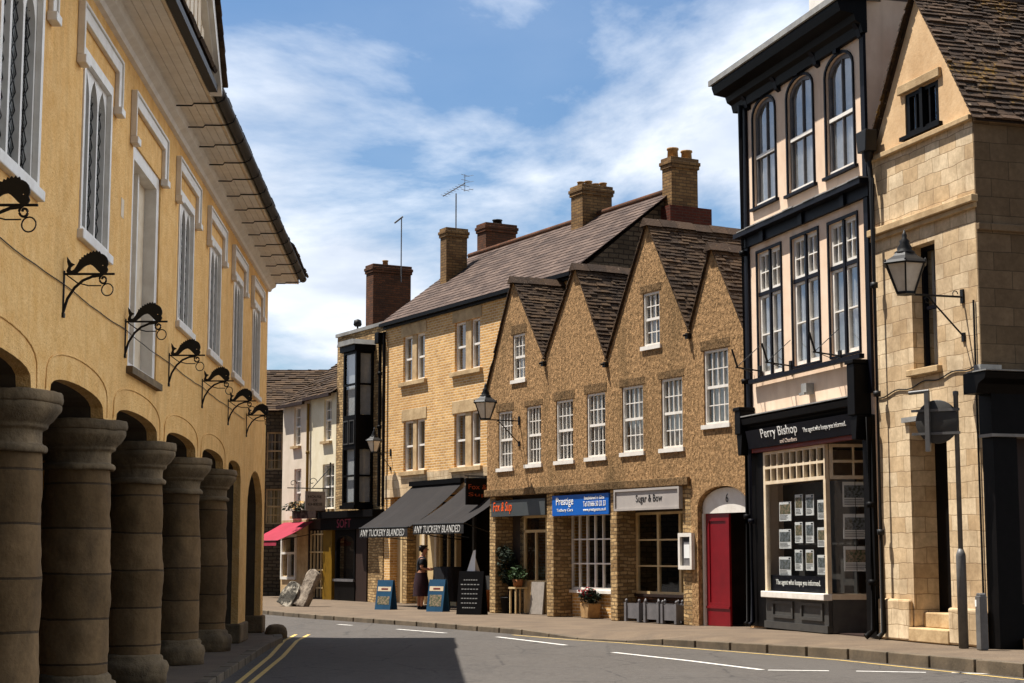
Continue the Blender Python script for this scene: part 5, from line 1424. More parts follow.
# ------------------------------------------------------------------ lanterns
def lantern(loc, rz, out_, sc_, label, bdir=1):
    rt = root('wall_lantern', loc, rz, label, 'street lamp', 'iron wall lanterns')
    y = -out_
    a = MB().tube([(0, 0, 0), (0, y, 0)], .018 * sc_, 6).tube([(0, -.01, -.62 * sc_), (0, y * .62, -.02)], .014 * sc_, 6)
    a.tube([(0, y * .62 + .05 * sc_ * math.cos(t), -.07 * sc_ + .05 * sc_ * math.sin(t)) for t in [k * .5 for k in range(11)]], .009 * sc_, 5)
    a.tube([(0, -.14 + .045 * sc_ * math.cos(t), .04 * sc_ + .05 * sc_ * math.sin(t)) for t in [k * .5 for k in range(12)]], .008 * sc_, 5)
    a.box(-.04, .04, -.03, 0.0, -.1, .12).box(-.04, .04, -.03, 0, -.7 * sc_, -.56 * sc_)
    a.build('bracket_arm', MT['iron'], rt)
    b0, b1, h = .12 * sc_, .26 * sc_, .46 * sc_
    fr = MB()
    fr.lathe([(b0 * 1.3, -.01 * sc_), (b0 * 1.3, .03 * sc_)], 0, y, 6, False, math.pi / 6)
    cs = [(1.25 * math.cos(math.pi / 3 * k + math.pi / 6), 1.25 * math.sin(math.pi / 3 * k + math.pi / 6)) for k in range(6)]
    for sx_, sy_ in cs:
        fr.tube([(sx_ * b0, y + sy_ * b0, .02 * sc_), (sx_ * b1, y + sy_ * b1, h)], .014 * sc_, 5)
    for k in range(6):
        p, q = cs[k], cs[(k + 1) % 6]
        fr.tube([(p[0] * b1 * 1.04, y + p[1] * b1 * 1.04, h), (q[0] * b1 * 1.04, y + q[1] * b1 * 1.04, h)], .02 * sc_, 5)
        fr.lathe([(.012 * sc_, h), (.02 * sc_, h + .03 * sc_), (.004, h + .07 * sc_)], p[0] * b1 * 1.06, y + p[1] * b1 * 1.06, 6)
    fr.build('lamp_frame', MT['iron'], rt)
    gq = MB()
    for k in range(6):
        p, q = cs[k], cs[(k + 1) % 6]
        e = .97
        gq.quad((p[0] * b0 * e, y + p[1] * b0 * e, .03 * sc_), (q[0] * b0 * e, y + q[1] * b0 * e, .03 * sc_), (q[0] * b1 * e, y + q[1] * b1 * e, h), (p[0] * b1 * e, y + p[1] * b1 * e, h))
    gq.build('glass', MT['lamp_glass'], rt)
    MB().lathe([(.05 * sc_, .03 * sc_), (.09 * sc_, .06 * sc_), (.10 * sc_, .2 * sc_), (.06 * sc_, .3 * sc_), (.03 * sc_, .34 * sc_)], 0, y, 12).build('mantle', MT['opal'], rt)
    k_ = sc_
    hd = MB().lathe([(b1 * 1.44, h + .005 * k_), (b1 * 1.25, h + .05 * k_), (b1 * .8, h + .12 * k_), (b1 * .62, h + .17 * k_)], 0, y, 6, False, math.pi / 6)
    hd.lathe([(.15 * k_, h + .15 * k_), (.16 * k_, h + .19 * k_), (.11 * k_, h + .22 * k_), (.12 * k_, h + .25 * k_), (.07 * k_, h + .33 * k_), (.08 * k_, h + .36 * k_), (.035 * k_, h + .41 * k_), (.04 * k_, h + .45 * k_), (.008, h + .54 * k_)], 0, y, 14)
    hd.build('lamp_hood', MT['iron'], rt)
x, z = STN.at(963, 297)
lantern(STN.world(x, 0, z), STN.rz, 1.02, 1.02, 'large black four sided lantern on the honey stone corner house')
x, z = GAB.at(519.5, 421)
lantern(GAB.world(x, 0, z), GAB.rz, 0.98, .92, 'black lantern bracketed from the tan roughcast wall beside the black sign')
x, z = YEL.at(391, 453)
lantern(YEL.world(x, 0, z), YEL.rz, 0.58, .78, 'small black lantern by the downpipe between brick and rubble houses')

# ------------------------------------------------------------------ street furniture and small things
g0 = STN.world(STN.at(961, 560, -.4)[0], -.4, 0)
sp = root('sign_post', g0, STN.rz, 'grey steel post carrying a round sign seen from behind, by the stone doorway', 'road sign')
MB().lathe([(.038, 1.2), (.038, 3.85), (.044, 3.86), (.044, 3.92), (.01, 3.93)], 0, 0, 14).build('pole', MT['galv'], sp)
MB().lathe([(.075, 0), (.075, 1.38), (.07, 1.42), (.04, 1.5)], 0, 0, 14).build('pole_base', MT['galv'], sp)
pl = root('sign_plate', (0, 0, 0), 0, None, None); pl.parent = sp
pl.location = (-.13, -.26, 3.45); pl.rotation_euler = (0, 0, .72)
MB().lathe([(.33, -.012), (.34, -.006), (.34, .006), (.33, .012)], 0, 0, 32).build('disc', MT['grey_paint'], pl)
dsc = [o for o in pl.children][0]
for v in dsc.data.vertices:
    v.co = Vector((v.co.x, v.co.z, v.co.y))
MB().box(-.17, -.10, -.09, -.014, -.46, .46).build('channel', MT['galv'], pl)
MB().box(-.40, .36, -.03, -.0125, .16, .20).box(-.40, .36, -.03, -.0125, -.20, -.16).build('clip_rail', MT['galv'], pl)
MB().tube([(-.42, -.05, .46), (-.1, -.05, .48)], .03, 8).build('lamp_arm', MT['galv'], pl)
bo_ = root('bollard', STN.world(STN.at(981, 600, -.42)[0], -.42, 0), STN.rz, 'short square dark bollard between the sign post and the black shopfront', 'bollard')
MB().box(-.065, .065, -.065, .065, 0, .8).slab([(-.065, .8), (.065, .8), (.045, .84), (-.045, .84)], (), -.05, .05).build('post', MT['galv'], bo_, bevel=.012)
MB().box(-.06, -.02, -.069, -.0655, .64, .74).build('reflector', MT['white_letters'], bo_)

def planter(loc, rz, label):
    rt = root('planter', loc, rz, label, 'planter', 'grey square planters in the shop recess')
    MB().slab(rc(-.27, .27, -.27, .27), [rc(-.23, .23, -.23, .23)], .07, .40, axis='z').build('box', MT['zinc'], rt)
    for a in (-1, 1):
        for b in (-1, 1):
            MB().box(a * .26 - .04, a * .26 + .04, b * .26 - .04, b * .26 + .04, 0, .42).lathe([(.02, .42), (.035, .45), (.03, .48), (.01, .5)], a * .26, b * .26, 8).build('corner_post', MT['zinc'], rt)
    MB().box(-.23, .23, -.23, .23, .30, .34).build('soil', MT['dark_wood'], rt)
for k, (px, lb) in enumerate(((638, 'grey square planter nearest the stone pier in the third shop recess'), (657.5, 'middle grey square planter below the wide shop window'), (675, 'grey square planter nearest the notice case'))):
    x, _ = GAB.at(px + 4, 621, .2)
    planter(GAB.world(x, .22, 0.016), GAB.rz, lb)

def leafball(mb, c, r, n, s, zsq=1.0):
    for _ in range(n):
        u = Vector((random.gauss(0, 1), random.gauss(0, 1), random.gauss(0, 1))).normalized() * r * (random.random() ** .4)
        u.z *= zsq
        p = Vector(c) + u
        a = Vector((random.gauss(0, 1), random.gauss(0, 1), random.gauss(0, .7))).normalized()
        b = a.cross(Vector((random.random(), random.random(), 1))).normalized()
        q = s * (.6 + .8 * random.random())
        mb.add([p - a * q, p + b * q * .45, p + a * q, p - b * q * .45], [(0, 1, 2, 3)])
    return mb
# red flowers in a clay pot below the barred window
x, _ = GAB.at(590, 614, .25)
fp = root('flower_pot', GAB.world(x, .26, .016), GAB.rz, 'square clay pot of red flowers below the white barred shop window', 'flower pot')
MB().slab([(-.15, 0), (.15, 0), (.2, .34), (-.2, .34)], (), -.17, .17).build('pot', MT['buff_pot'], fp, bevel=.015)
leafball(MB(), (0, 0, .5), .26, 260, .07, .7).build('foliage', MT['leaf_dark'], fp, recalc=False)
leafball(MB(), (-.08, -.05, .58), .22, 120, .05, .65).build('blossom', MT['petal_red'], fp, recalc=False)
# leafy plants and stand in the first recess
x, _ = GAB.at(509, 610, .3)
fp = root('potted_plant', GAB.world(x, .28, .016), GAB.rz, 'tall dark bushy plant in a pot beside the first shop pier', 'plant')
MB().lathe([(.16, 0), (.2, .36), (.22, .38), (.2, .4)], 0, 0, 14).build('pot', MT['black_paint'], fp)
MB().tube([(0, 0, .35), (.02, 0, .9)], .02, 6).build('stem', MT['dark_wood'], fp)
lf = leafball(MB(), (0, 0, 1.1), .3, 300, .07, 1.3)
for q_ in ((.16, -.1, 1.45), (-.2, .05, .95), (.1, .08, .8), (-.1, -.12, 1.55)):
    leafball(lf, q_, .2, 110, .065, .9)
lf.build('foliage', MT['leaf_dark'], fp, recalc=False)
x, _ = GAB.at(519, 610, .3)
fp = root('plant_stand', GAB.world(x, .27, .016), GAB.rz, 'pale legged plant stand with a drooping plant before the glazed door', 'plant stand')
for a in (-.14, .14):
    for b in (-.14, .14):
        MB().box(a - .02, a + .02, b - .02, b + .02, 0, .62).build('leg', MT['cream_wood'], fp)
MB().box(-.18, .18, -.18, .18, .62, .66).build('stand_top', MT['cream_wood'], fp)
MB().lathe([(.1, .66), (.15, .86), (.13, .86)], 0, 0, 12).build('pot', MT['stone_pot'], fp)
leafball(MB(), (0, 0, .98), .26, 220, .06, .9).build('foliage', MT['leaf'], fp, recalc=False)
x, _ = GAB.at(536, 610, .4)
fp = root('display_board', GAB.world(x, .42, .016), GAB.rz, 'plain pale board leaning against the glazed shop door', 'board')
o = MB().box(-.34, .3, -.02, .02, 0, .8).build('panel', MT['blind'], fp); o.rotation_euler = (-.09, 0, 0)

def aboard(loc, rz, label, h=.8, w=.52, blue=True):
    rt = root('pavement_sign', loc, rz, label, 'pavement sign')
    fr = MT['poster_blue'] if blue else MT['black_paint']
    for s in (-1, 1):
        t = s * .16
        p = MB()
        p.add([(-w / 2, t - .015, 0), (w / 2, t - .015, 0), (w / 2, s * .02 - .015, h), (-w / 2, s * .02 - .015, h), (-w / 2, t + .015, 0), (w / 2, t + .015, 0), (w / 2, s * .02 + .015, h), (-w / 2, s * .02 + .015, h)], [(0, 1, 2, 3), (4, 7, 6, 5), (0, 4, 5, 1), (1, 5, 6, 2), (2, 6, 7, 3), (3, 7, 4, 0)])
        p.build('panel', fr, rt)
    def onface(u0, u1, z0, z1, mat, nm, q=.018):
        def y(z): return -.16 + .14 * z / h - q
        MB().add([(u0, y(z0), z0), (u1, y(z0), z0), (u1, y(z1), z1), (u0, y(z1), z1), (u0, y(z0) + .003, z0), (u1, y(z0) + .003, z0), (u1, y(z1) + .003, z1), (u0, y(z1) + .003, z1)], [(0, 1, 2, 3), (4, 7, 6, 5), (0, 4, 5, 1), (1, 5, 6, 2), (2, 6, 7, 3), (3, 7, 4, 0)]).build(nm, mat, rt)
    return rt, onface
toward = lambda fr, a: fr.rz + a
rt, of = aboard(ground(386, 609.5), YEL.rz + .5, 'blue and cream pavement sign standing by the rubble pier under the first black awning')
of(-.22, .22, .5, .62, MT['cream_paint'], 'band'); of(-.2, .2, .14, .36, MT['photo_warm'], 'picture'); of(-.1, .12, .54, .58, MT['maroon'], 'print', .022)
rt, of = aboard(ground(438, 611.5), YEL.rz + .5, 'blue and cream pavement sign beside the standing person', h=.84)
of(-.22, .22, .54, .66, MT['cream_paint'], 'band'); of(-.19, .19, .14, .44, MT['photo_warm'], 'picture'); of(-.1, .12, .58, .62, MT['maroon'], 'print', .022)
rt, of = aboard(ground(472, 614.5), YEL.rz + .55, 'large black chalkboard pavement sign with rows of chalk writing', h=1.08, w=.72, blue=False)
for k in range(7):
    u = .3 - .12 * random.random()
    for j in range(6):
        a = -u + 2 * u * j / 6
        of(a, a + 2 * u / 6 * .72, .16 + k * .115, .185 + k * .115, MT['chalk'], 'chalk_writing')
# white folded card behind the chalkboard on a dark stand
fc = root('folded_card', ground(468.5, 612) + Vector((.1, .35, 0)), YEL.rz + .4, 'white folded paper card propped above the black chalkboard', 'card')
MB().add([(-.2, 0, 1.05), (.16, -.1, 1.05), (.1, 0, 1.62), (.16, .1, 1.05), (.02, .0, 1.6)], [(0, 1, 2), (0, 4, 3), (0, 2, 4)]).build('card', MT['paper'], fc, recalc=False)
MB().box(-.22, .24, -.15, .15, 0, 1.04).build('stand', MT['cloth_black'], fc, bevel=.02)
# draped table
tb = root('draped_table', ground(441, 610.2) + Vector((.15, .5, 0)), YEL.rz + .3, 'high table draped in black cloth in front of the person', 'table')
tm = MB()
ring0, ring1 = [], []
for k in range(28):
    t = 2 * math.pi * k / 28
    ex, ey = (abs(math.cos(t)) ** .5) * math.copysign(1, math.cos(t)), (abs(math.sin(t)) ** .5) * math.copysign(1, math.sin(t))
    ring0.append((.36 * ex, .28 * ey, 1.16)); ring1.append((.4 * ex * (1 + .05 * math.sin(k * 2.4)), .32 * ey * (1 + .06 * math.sin(k * 2.4)), .22))
tm.add(ring0 + ring1, [(k, (k + 1) % 28, (k + 1) % 28 + 28, k + 28) for k in range(28)] + [tuple(range(28))])
tm.build('cloth', MT['cloth_black'], tb)
for a in (-.28, .28):
    for b in (-.2, .2):
        MB().box(a - .02, a + .02, b - .02, b + .02, 0, 1.15).build('leg', MT['iron'], tb)
# clay tub near the doorway
cp = root('clay_tub', ground(485, 611.5) + Vector((0, .3, 0)), YEL.rz, 'terracotta tub tucked behind the first roughcast pier by the chalkboard', 'tub')
MB().lathe([(.14, 0), (.2, .5), (.22, .52), (.22, .56), (.18, .56), (.17, .45)], 0, 0, 18).build('pot', MT['stone_pot'], cp)
# carved stones by the red awning shop
for k, (px, py, h, w_, lean, lb) in enumerate(((285, 606.3, .78, .62, .42, 'low dark mottled stone slab leaning outside the red awning shop'), (300, 606.6, 1.15, .5, .3, 'tall pale worn stone slab leaning beside the lattice door'))):
    st = MB()
    cols_, rows_ = 12, 18
    def pt(u, v, f):
        hw = w_ / 2 * (1 - .12 * v) * (1 if v < .72 else max(.02, math.sqrt(max(0, 1 - ((v - .72) / .28) ** 2))))
        return (hw * (2 * u - 1), -.02 - lean * h * 0 + (.09 if f else -.09) * (1 - .5 * max(0, v - .8)), h * v)
    vs = [pt(i / cols_, j / rows_, f) for f in (0, 1) for j in range(rows_ + 1) for i in range(cols_ + 1)]
    m_ = (cols_ + 1) * (rows_ + 1)
    fs = []
    for j in range(rows_):
        for i in range(cols_):
            q = j * (cols_ + 1) + i
            fs += [(q, q + 1, q + cols_ + 2, q + cols_ + 1), (q + m_, q + m_ + cols_ + 1, q + m_ + cols_ + 2, q + m_ + 1)]
        for i in (0, cols_):
            q = j * (cols_ + 1) + i
            fs.append((q, q + cols_ + 1, q + cols_ + 1 + m_, q + m_))
    for i in range(cols_):
        for j in (0, rows_):
            q = j * (cols_ + 1) + i
            fs.append((q, q + 1, q + 1 + m_, q + m_))
    st.add(vs, fs, True)
    o = st.build('leaning_stone', MT['rubble_block'] if k else MT['dark_slab'])
    o.location = ground(px, py); o.rotation_euler = (-.30, lean, YEL.rz + .35)
    weather(o, .035, 4.0, .022, 13)
    tag(o, lb, 'stone', 'stone slabs outside the red awning shop', 'thing')
# red awning
ra = root('shop_awning', YEL.world(-17.1, 0, 0), YEL.rz, 'pinkish red canvas awning on the pale cottage shop', 'awning')
za, zb2 = 2.62, 1.95
m = MB()
for j in range(5):
    t0, t1 = j / 5, (j + 1) / 5
    f = lambda t: (-.03 - 1.35 * t, za - (za - zb2) * t - .04 * math.sin(math.pi * t))
    (ya, z_a), (yb, z_b) = f(t0), f(t1)
    m.quad((-1.0, ya, z_a), (1.75, ya, z_a), (1.75, yb, z_b), (-1.0, yb, z_b)).quad((-1.0, ya, z_a - .012), (1.75, ya, z_a - .012), (1.75, yb, z_b - .012), (-1.0, yb, z_b - .012))
m.build('canopy', MT['awning_red'], ra, recalc=False)
MB().quad((-1.0, -1.385, zb2 - .16), (1.75, -1.385, zb2 - .16), (1.75, -1.38, zb2 + .005), (-1.0, -1.38, zb2 + .005)).build('valance', MT['awning_red'], ra, recalc=False)
MB().tube([(-1.02, -1.38, zb2), (1.77, -1.38, zb2)], .022, 8).tube([(1.74, -.02, 2.2), (1.74, -1.36, zb2)], .014, 6).tube([(-.99, -.02, 2.2), (-.99, -1.36, zb2)], .014, 6).build('frame', MT['iron'], ra)
# window box above it
wbx = root('window_box', YEL.world(-15.2, -.3, 2.98), YEL.rz, 'planted window box of pale flowers above the red awning', 'window box')
MB().box(-1.0, 1.1, -.18, .2, -.26, .02).build('trough', MT['dark_wood'], wbx)
leafball(MB(), (-.1, 0, .12), .9, 420, .08, .22).build('foliage', MT['leaf_dark'], wbx, recalc=False)
leafball(MB(), (-.35, -.05, .18), .55, 150, .07, .3).build('blossom', MT['petal_pale'], wbx, recalc=False)
# hanging cheese shop sign
x, z = YEL.at(315, 510, -.55)
cs_ = root('hanging_sign', YEL.world(x, -.55, z), YEL.rz, 'grey rectangular hanging sign lettered in black on a scrolled iron bracket', 'sign')
MB().box(-.025, .025, -.36, .36, -.02, .62).build('board', MT['board_sign'], cs_, bevel=.01)
for t, a, b, z_ in (('HOUSE', -.26, .22, .40), ('OF', -.09, .07, .28), ('CHEESE', -.27, .25, .15)):
    o = lettering(cs_, t, a, b, z_, z_ + .085, 0, MT['black_letters'])
    for v in o.data.vertices:
        v.co = Vector((.026 - v.co.y, v.co.x, v.co.z))
bk = MB().tube([(0, .55, .72), (0, -1.0, .72)], .018, 6).tube([(0, .55, 1.45), (0, -.1, .74)], .014, 6)
bk.tube([(0, -.1 + (.17 - .012 * k) * math.cos(k * .45), .93 + (.17 - .012 * k) * math.sin(k * .45)) for k in range(14)], .012, 5)
bk.tube([(0, -.8 + (.14 - .01 * k) * math.cos(k * .45), .86 + (.14 - .01 * k) * math.sin(k * .45)) for k in range(14)], .012, 5)
bk.tube([(0, .3, .6), (0, .3, .72)], .01, 5).tube([(0, -.3, .6), (0, -.3, .72)], .01, 5).box(-.03, .03, .52, .55, .5, 1.6)
bk.build('sign_bracket', MT['iron'], cs_)
# aerials
def yagi(loc, h, label, full=True):
    rt = root('aerial', loc, YEL.rz + .4, label, 'aerial')
    MB().tube([(0, 0, 0), (0, 0, h)], .022, 6).build('mast', MT['galv'], rt)
    a = MB()
    if full:
        a.tube([(-.55, 0, h - .02), (.35, 0, h + .28)], .016, 5)
        for k in range(7):
            x_ = -.5 + k * .12; z_ = h + (x_ + .55) / .9 * .30 - .02
            a.tube([(x_, -.16, z_), (x_, .16, z_)], .007, 4)
        for dz in (-.22, -.08, .1, .26):
            a.tube([(.38, -.2, h + .28 + dz), (.38, .2, h + .28 + dz)], .008, 4)
        a.tube([(.36, 0, h + .02), (.36, 0, h + .58)], .012, 4).tube([(.62, -.1, h + .05), (.62, .1, h + .05)], .007, 4)
        for dz in (0.05, .3, .5):
            a.tube([(.3, 0, h + dz), (.72, 0, h + dz)], .006, 4)
    else:
        a.tube([(-.32, 0, h - .16), (.06, 0, h + .02)], .03, 6)
    a.build('antenna', MT['galv'], rt)
yagi(AER1, 1.15, 'branched television aerial on the yellow brick chimney')
yagi(AER2, 2.3, 'thin mast with a single slanted aerial beside the dark brick stack', False)
# birds-eye camera / light on the stone house parapet
x, z = YEL.at(352, 330, -.1)
cc = root('parapet_light', YEL.world(x, .1, 8.86), YEL.rz, 'tiny dark fitting perched on the rubble house parapet', 'light')
MB().tube([(0, 0, 0), (0, 0, .12)], .03, 6).build('stem', MT['iron'], cc)
MB().lathe([(.1, .12), (.14, .18), (.12, .32), (.03, .36)], 0, 0, 10).build('lamp_head', MT['iron'], cc)
# ------------------------------------------------------------------ person
def skin_body(name, pts, edges, mat, parent, levels=2, rootv=0):
    me = bpy.data.meshes.new(name)
    me.from_pydata([p[0] for p in pts], edges, [])
    o = bpy.data.objects.new(name, me)
    COL.objects.link(o)
    md = o.modifiers.new('skin', 'SKIN'); md.use_smooth_shade = True
    for k, p in enumerate(pts):
        sv = me.skin_vertices[0].data[k]
        sv.radius = (p[1], p[2] if len(p) > 2 else p[1])
        sv.use_root = (k == rootv)
    sb = o.modifiers.new('sub', 'SUBSURF'); sb.levels = levels; sb.render_levels = levels
    dg = bpy.context.evaluated_depsgraph_get()
    new = bpy.data.meshes.new_from_object(o.evaluated_get(dg))
    bpy.data.objects.remove(o)
    new.materials.clear(); new.materials.append(mat)
    for q in new.polygons: q.use_smooth = True
    ob = bpy.data.objects.new(name, new)
    COL.objects.link(ob)
    ob.parent = parent
    return ob
# standing figure in profile, facing along the street (local +x), leaning to the table
pr_ = root('person', ground(421.5, 609.4), 0.12, 'person in black top and dark skirt standing with arms forward at the draped table', 'person')
B = [((0, 0, .92), .13, .11), ((.0, 0, 1.08), .115, .10), ((.01, 0, 1.25), .13, .105), ((.02, 0, 1.38), .12, .09), ((.03, 0, 1.46), .05), ((.05, 0, 1.53), .05),
     ((.07, 0, 1.60), .082, .072), ((.075, 0, 1.68), .075, .07),
     ((.0, -.16, 1.37), .052), ((-.02, -.21, 1.12), .042), ((.20, -.16, 1.08), .032), ((.25, -.15, 1.09), .026),
     ((.0, .16, 1.37), .052), ((-.01, .21, 1.13), .042), ((.21, .15, 1.10), .032), ((.26, .14, 1.11), .026),
     ((0, -.09, .82), .085), ((.02, -.10, .48), .058), ((-.01, -.10, .10), .038), ((.10, -.11, .035), .032),
     ((0, .09, .82), .085), ((-.03, .10, .48), .058), ((-.06, .10, .10), .038), ((.05, .11, .035), .032)]
E_ = [(0, 1), (1, 2), (2, 3), (3, 4), (4, 5), (5, 6), (6, 7), (3, 8), (8, 9), (9, 10), (10, 11), (3, 12), (12, 13), (13, 14), (14, 15), (0, 16), (16, 17), (17, 18), (18, 19), (0, 20), (20, 21), (21, 22), (22, 23)]
body = skin_body('body', B, E_, MT['skin'], pr_)
# fingers: separate short chains at each hand
for sy, hx, hz in ((-.15, .26, 1.09), (.14, .27, 1.11)):
    for k in range(4):
        q = (k - 1.5) * .017
        L_ = (.075, .085, .08, .062)[k]
        skin_body('finger', [((hx, sy + q, hz + .004), .010), ((hx + L_ * .5, sy + q * 1.1, hz + .002), .009), ((hx + L_, sy + q * 1.1, hz - .03), .008)], [(0, 1), (1, 2)], MT['skin'], body, 1)
    skin_body('thumb', [((hx - .02, sy + .03, hz + .01), .011), ((hx + .02, sy + .05, hz + .02), .010), ((hx + .05, sy + .045, hz + .01), .008)], [(0, 1), (1, 2)], MT['skin'], body, 1)
pr_.scale = (1.22, 1.12, 1.0)
# face: nose, ears, eyes
fc = MB().add([(.135, -.014, 1.615), (.135, .014, 1.615), (.172, 0, 1.605), (.14, 0, 1.66)], [(0, 1, 2), (1, 3, 2), (3, 0, 2)])
for s in (-1, 1):
    fc.lathe([(.006, 1.60), (.02, 1.615), (.02, 1.64), (.006, 1.655)], .06, s * .078, 8)
fc.build('nose_and_ears', MT['skin'], body)
MB().lathe([(.003, 1.635), (.011, 1.645), (.003, 1.655)], .137, -.03, 8).lathe([(.003, 1.635), (.011, 1.645), (.003, 1.655)], .137, .03, 8).box(.14, .152, -.022, .022, 1.572, 1.578).build('eyes_and_mouth', MT['hair'], body)
hb = skin_body('hair', [((.045, 0, 1.66), .095, .088), ((.05, 0, 1.715), .08, .078), ((-.03, 0, 1.63), .06), ((-.07, 0, 1.60), .035)], [(0, 1), (0, 2), (2, 3)], MT['hair'], pr_)
skin_body('top', [((0, 0, .98), .135, .12), ((.0, 0, 1.1), .125, .112), ((.01, 0, 1.25), .142, .118), ((.02, 0, 1.38), .128, .10), ((.03, 0, 1.45), .065), ((0, -.16, 1.37), .066), ((-.02, -.2, 1.19), .058), ((0, .16, 1.37), .066), ((-.01, .2, 1.19), .058)], [(0, 1), (1, 2), (2, 3), (3, 4), (3, 5), (5, 6), (3, 7), (7, 8)], MT['cloth_black'], pr_)
sk = MB()
prof = [(.155, 1.0), (.165, .92), (.19, .8), (.205, .6), (.215, .42), (.22, .36)]
vs = []
for j, (r_, z_) in enumerate(prof):
    for k in range(28):
        t = 2 * math.pi * k / 28
        w_ = 1 + .06 * math.sin(k * 1.8) * (1 - z_)
        vs.append((r_ * math.cos(t) * w_ * .86 - .01, r_ * math.sin(t) * w_, z_))
sk.add(vs, [(j * 28 + k, j * 28 + (k + 1) % 28, (j + 1) * 28 + (k + 1) % 28, (j + 1) * 28 + k) for j in range(len(prof) - 1) for k in range(28)], True)
sk.build('skirt', MT['cloth_wine'], pr_)
for sy, fx in ((-.11, .05), (.11, 0.0)):
    MB().slab([(fx - .09, 0), (fx + .15, 0), (fx + .15, .03), (fx + .06, .085), (fx - .05, .10), (fx - .09, .06)], (), sy - .045, sy + .045).build('shoe', MT['cloth_black'], pr_, bevel=.015)

# ------------------------------------------------------------------ daylight
SUN = Vector((-0.42, 0.10, 1.0)).normalized()
elev = math.asin(SUN.z); az = math.atan2(SUN.x, SUN.y)
W = bpy.data.worlds.new('World'); sc.world = W
W.use_nodes = True
nt = W.node_tree; nt.nodes.clear()
def wn(t, **k):
    n = nt.nodes.new('ShaderNode' + t)
    for a, b in k.items(): setattr(n, a, b)
    return n
sky = wn('TexSky', sky_type='NISHITA'); sky.sun_disc = False; sky.sun_elevation = elev; sky.sun_rotation = az
sky.air_density = 1.0; sky.dust_density = 0.8; sky.ozone_density = 3.0
tc = wn('TexCoord')
sp3 = wn('SeparateXYZ'); nt.links.new(tc.outputs['Generated'], sp3.inputs[0])
zc = wn('Math', operation='ADD'); zc.inputs[1].default_value = 0.10; nt.links.new(sp3.outputs[2], zc.inputs[0])
zm = wn('Math', operation='MAXIMUM'); zm.inputs[1].default_value = 0.03; nt.links.new(zc.outputs[0], zm.inputs[0])
dx = wn('Math', operation='DIVIDE'); nt.links.new(sp3.outputs[0], dx.inputs[0]); nt.links.new(zm.outputs[0], dx.inputs[1])
dy = wn('Math', operation='DIVIDE'); nt.links.new(sp3.outputs[1], dy.inputs[0]); nt.links.new(zm.outputs[0], dy.inputs[1])
cm = wn('CombineXYZ'); nt.links.new(dx.outputs[0], cm.inputs[0]); nt.links.new(dy.outputs[0], cm.inputs[1])
mpn = wn('Mapping'); mpn.inputs['Location'].default_value = (7.4, 4.4, 0.0); mpn.inputs['Scale'].default_value = (1.0, 0.75, 1)
mpn.inputs['Rotation'].default_value = (0, 0, R(28))
nt.links.new(cm.outputs[0], mpn.inputs[0])
nz = wn('TexNoise'); nz.inputs['Scale'].default_value = 1.0; nz.inputs['Detail'].default_value = 8; nz.inputs['Roughness'].default_value = 0.6; nz.inputs['Distortion'].default_value = 0.25
nt.links.new(mpn.outputs[0], nz.inputs['Vector'])
rp = wn('ValToRGB'); rp.color_ramp.elements[0].position = 0.40; rp.color_ramp.elements[1].position = 0.56
rp.color_ramp.elements[0].color = (0.14, 0.14, 0.14, 1)
nt.links.new(nz.outputs['Fac'], rp.inputs[0])
bgs = wn('Background'); bgs.inputs['Strength'].default_value = 0.065
hs_ = wn('HueSaturation'); hs_.inputs['Saturation'].default_value = 1.35
nt.links.new(sky.outputs[0], hs_.inputs['Color']); nt.links.new(hs_.outputs[0], bgs.inputs['Color'])
nz2 = wn('TexNoise'); nz2.inputs['Scale'].default_value = 2.6; nz2.inputs['Detail'].default_value = 6; nt.links.new(mpn.outputs[0], nz2.inputs['Vector'])
rp2 = wn('ValToRGB'); rp2.color_ramp.elements[0].position = 0.3; rp2.color_ramp.elements[1].position = 0.7
rp2.color_ramp.elements[0].color = (0.40, 0.46, 0.56, 1); rp2.color_ramp.elements[1].color = (0.74, 0.77, 0.81, 1)
nt.links.new(nz2.outputs['Fac'], rp2.inputs[0])
bgc = wn('Background')
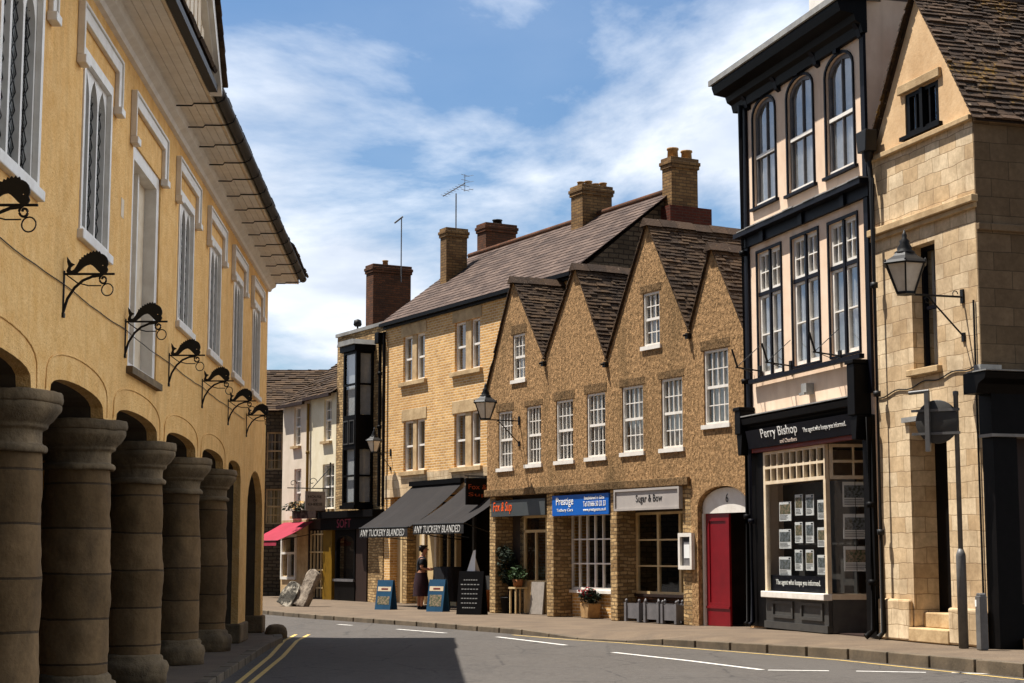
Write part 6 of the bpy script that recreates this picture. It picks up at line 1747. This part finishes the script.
def lobe(vec, f0, f1, t0, t1):
    d = wn('VectorMath', operation='DOT_PRODUCT'); d.inputs[1].default_value = vec
    nt.links.new(tc.outputs['Generated'], d.inputs[0])
    m = wn('MapRange', interpolation_type='SMOOTHSTEP')
    for k_, v_ in (('From Min', f0), ('From Max', f1), ('To Min', t0), ('To Max', t1)): m.inputs[k_].default_value = v_
    nt.links.new(d.outputs['Value'], m.inputs['Value'])
    return m.outputs[0]
# clouds: bright ahead, dimmed behind the camera to keep the corner return dark
s1 = lobe((0.0, 1.0, 0.0), -0.5, 0.75, 0.15, 0.86)
s2 = lobe((0.86, 0.46, 0.22), 0.58, 1.0, 0.0, 2.5)  # unseen bright patch added on the right to light the market front
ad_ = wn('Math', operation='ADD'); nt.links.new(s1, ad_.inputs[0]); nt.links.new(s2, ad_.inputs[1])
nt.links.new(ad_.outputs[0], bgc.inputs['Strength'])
nt.links.new(rp2.outputs[0], bgc.inputs['Color'])
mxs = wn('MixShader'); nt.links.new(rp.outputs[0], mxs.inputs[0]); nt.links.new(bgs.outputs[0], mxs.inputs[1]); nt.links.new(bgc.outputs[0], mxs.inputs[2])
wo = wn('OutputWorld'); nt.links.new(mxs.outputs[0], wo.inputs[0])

sl = bpy.data.lights.new('sun', 'SUN'); sl.energy = 5.0; sl.angle = R(0.5); sl.color = (1.0, 0.955, 0.885)
so = bpy.data.objects.new('sun', sl); COL.objects.link(so)
so.rotation_euler = (-SUN).to_track_quat('-Z', 'Y').to_euler()
so.location = (0, 0, 60)

cd = bpy.data.cameras.new('camera'); cam = bpy.data.objects.new('camera', cd); COL.objects.link(cam)
cd.sensor_width = 36; cd.sensor_fit = 'HORIZONTAL'; cd.lens = 36 * FPX / 1024; cd.clip_end = 3000; cd.clip_start = 0.05
cam.location = (0, 0, EYE); cam.rotation_euler = (math.pi / 2 + PITCH, 0, 0)
sc.camera = cam
vs_ = sc.view_settings
vs_.view_transform = 'Standard'; vs_.look = 'None'; vs_.gamma = 1.0; vs_.use_curve_mapping = False
vs_.exposure = 0.9
sc.cycles.max_bounces = 8; sc.cycles.diffuse_bounces = 4; sc.cycles.transparent_max_bounces = 12
sc.cycles.use_denoising = True
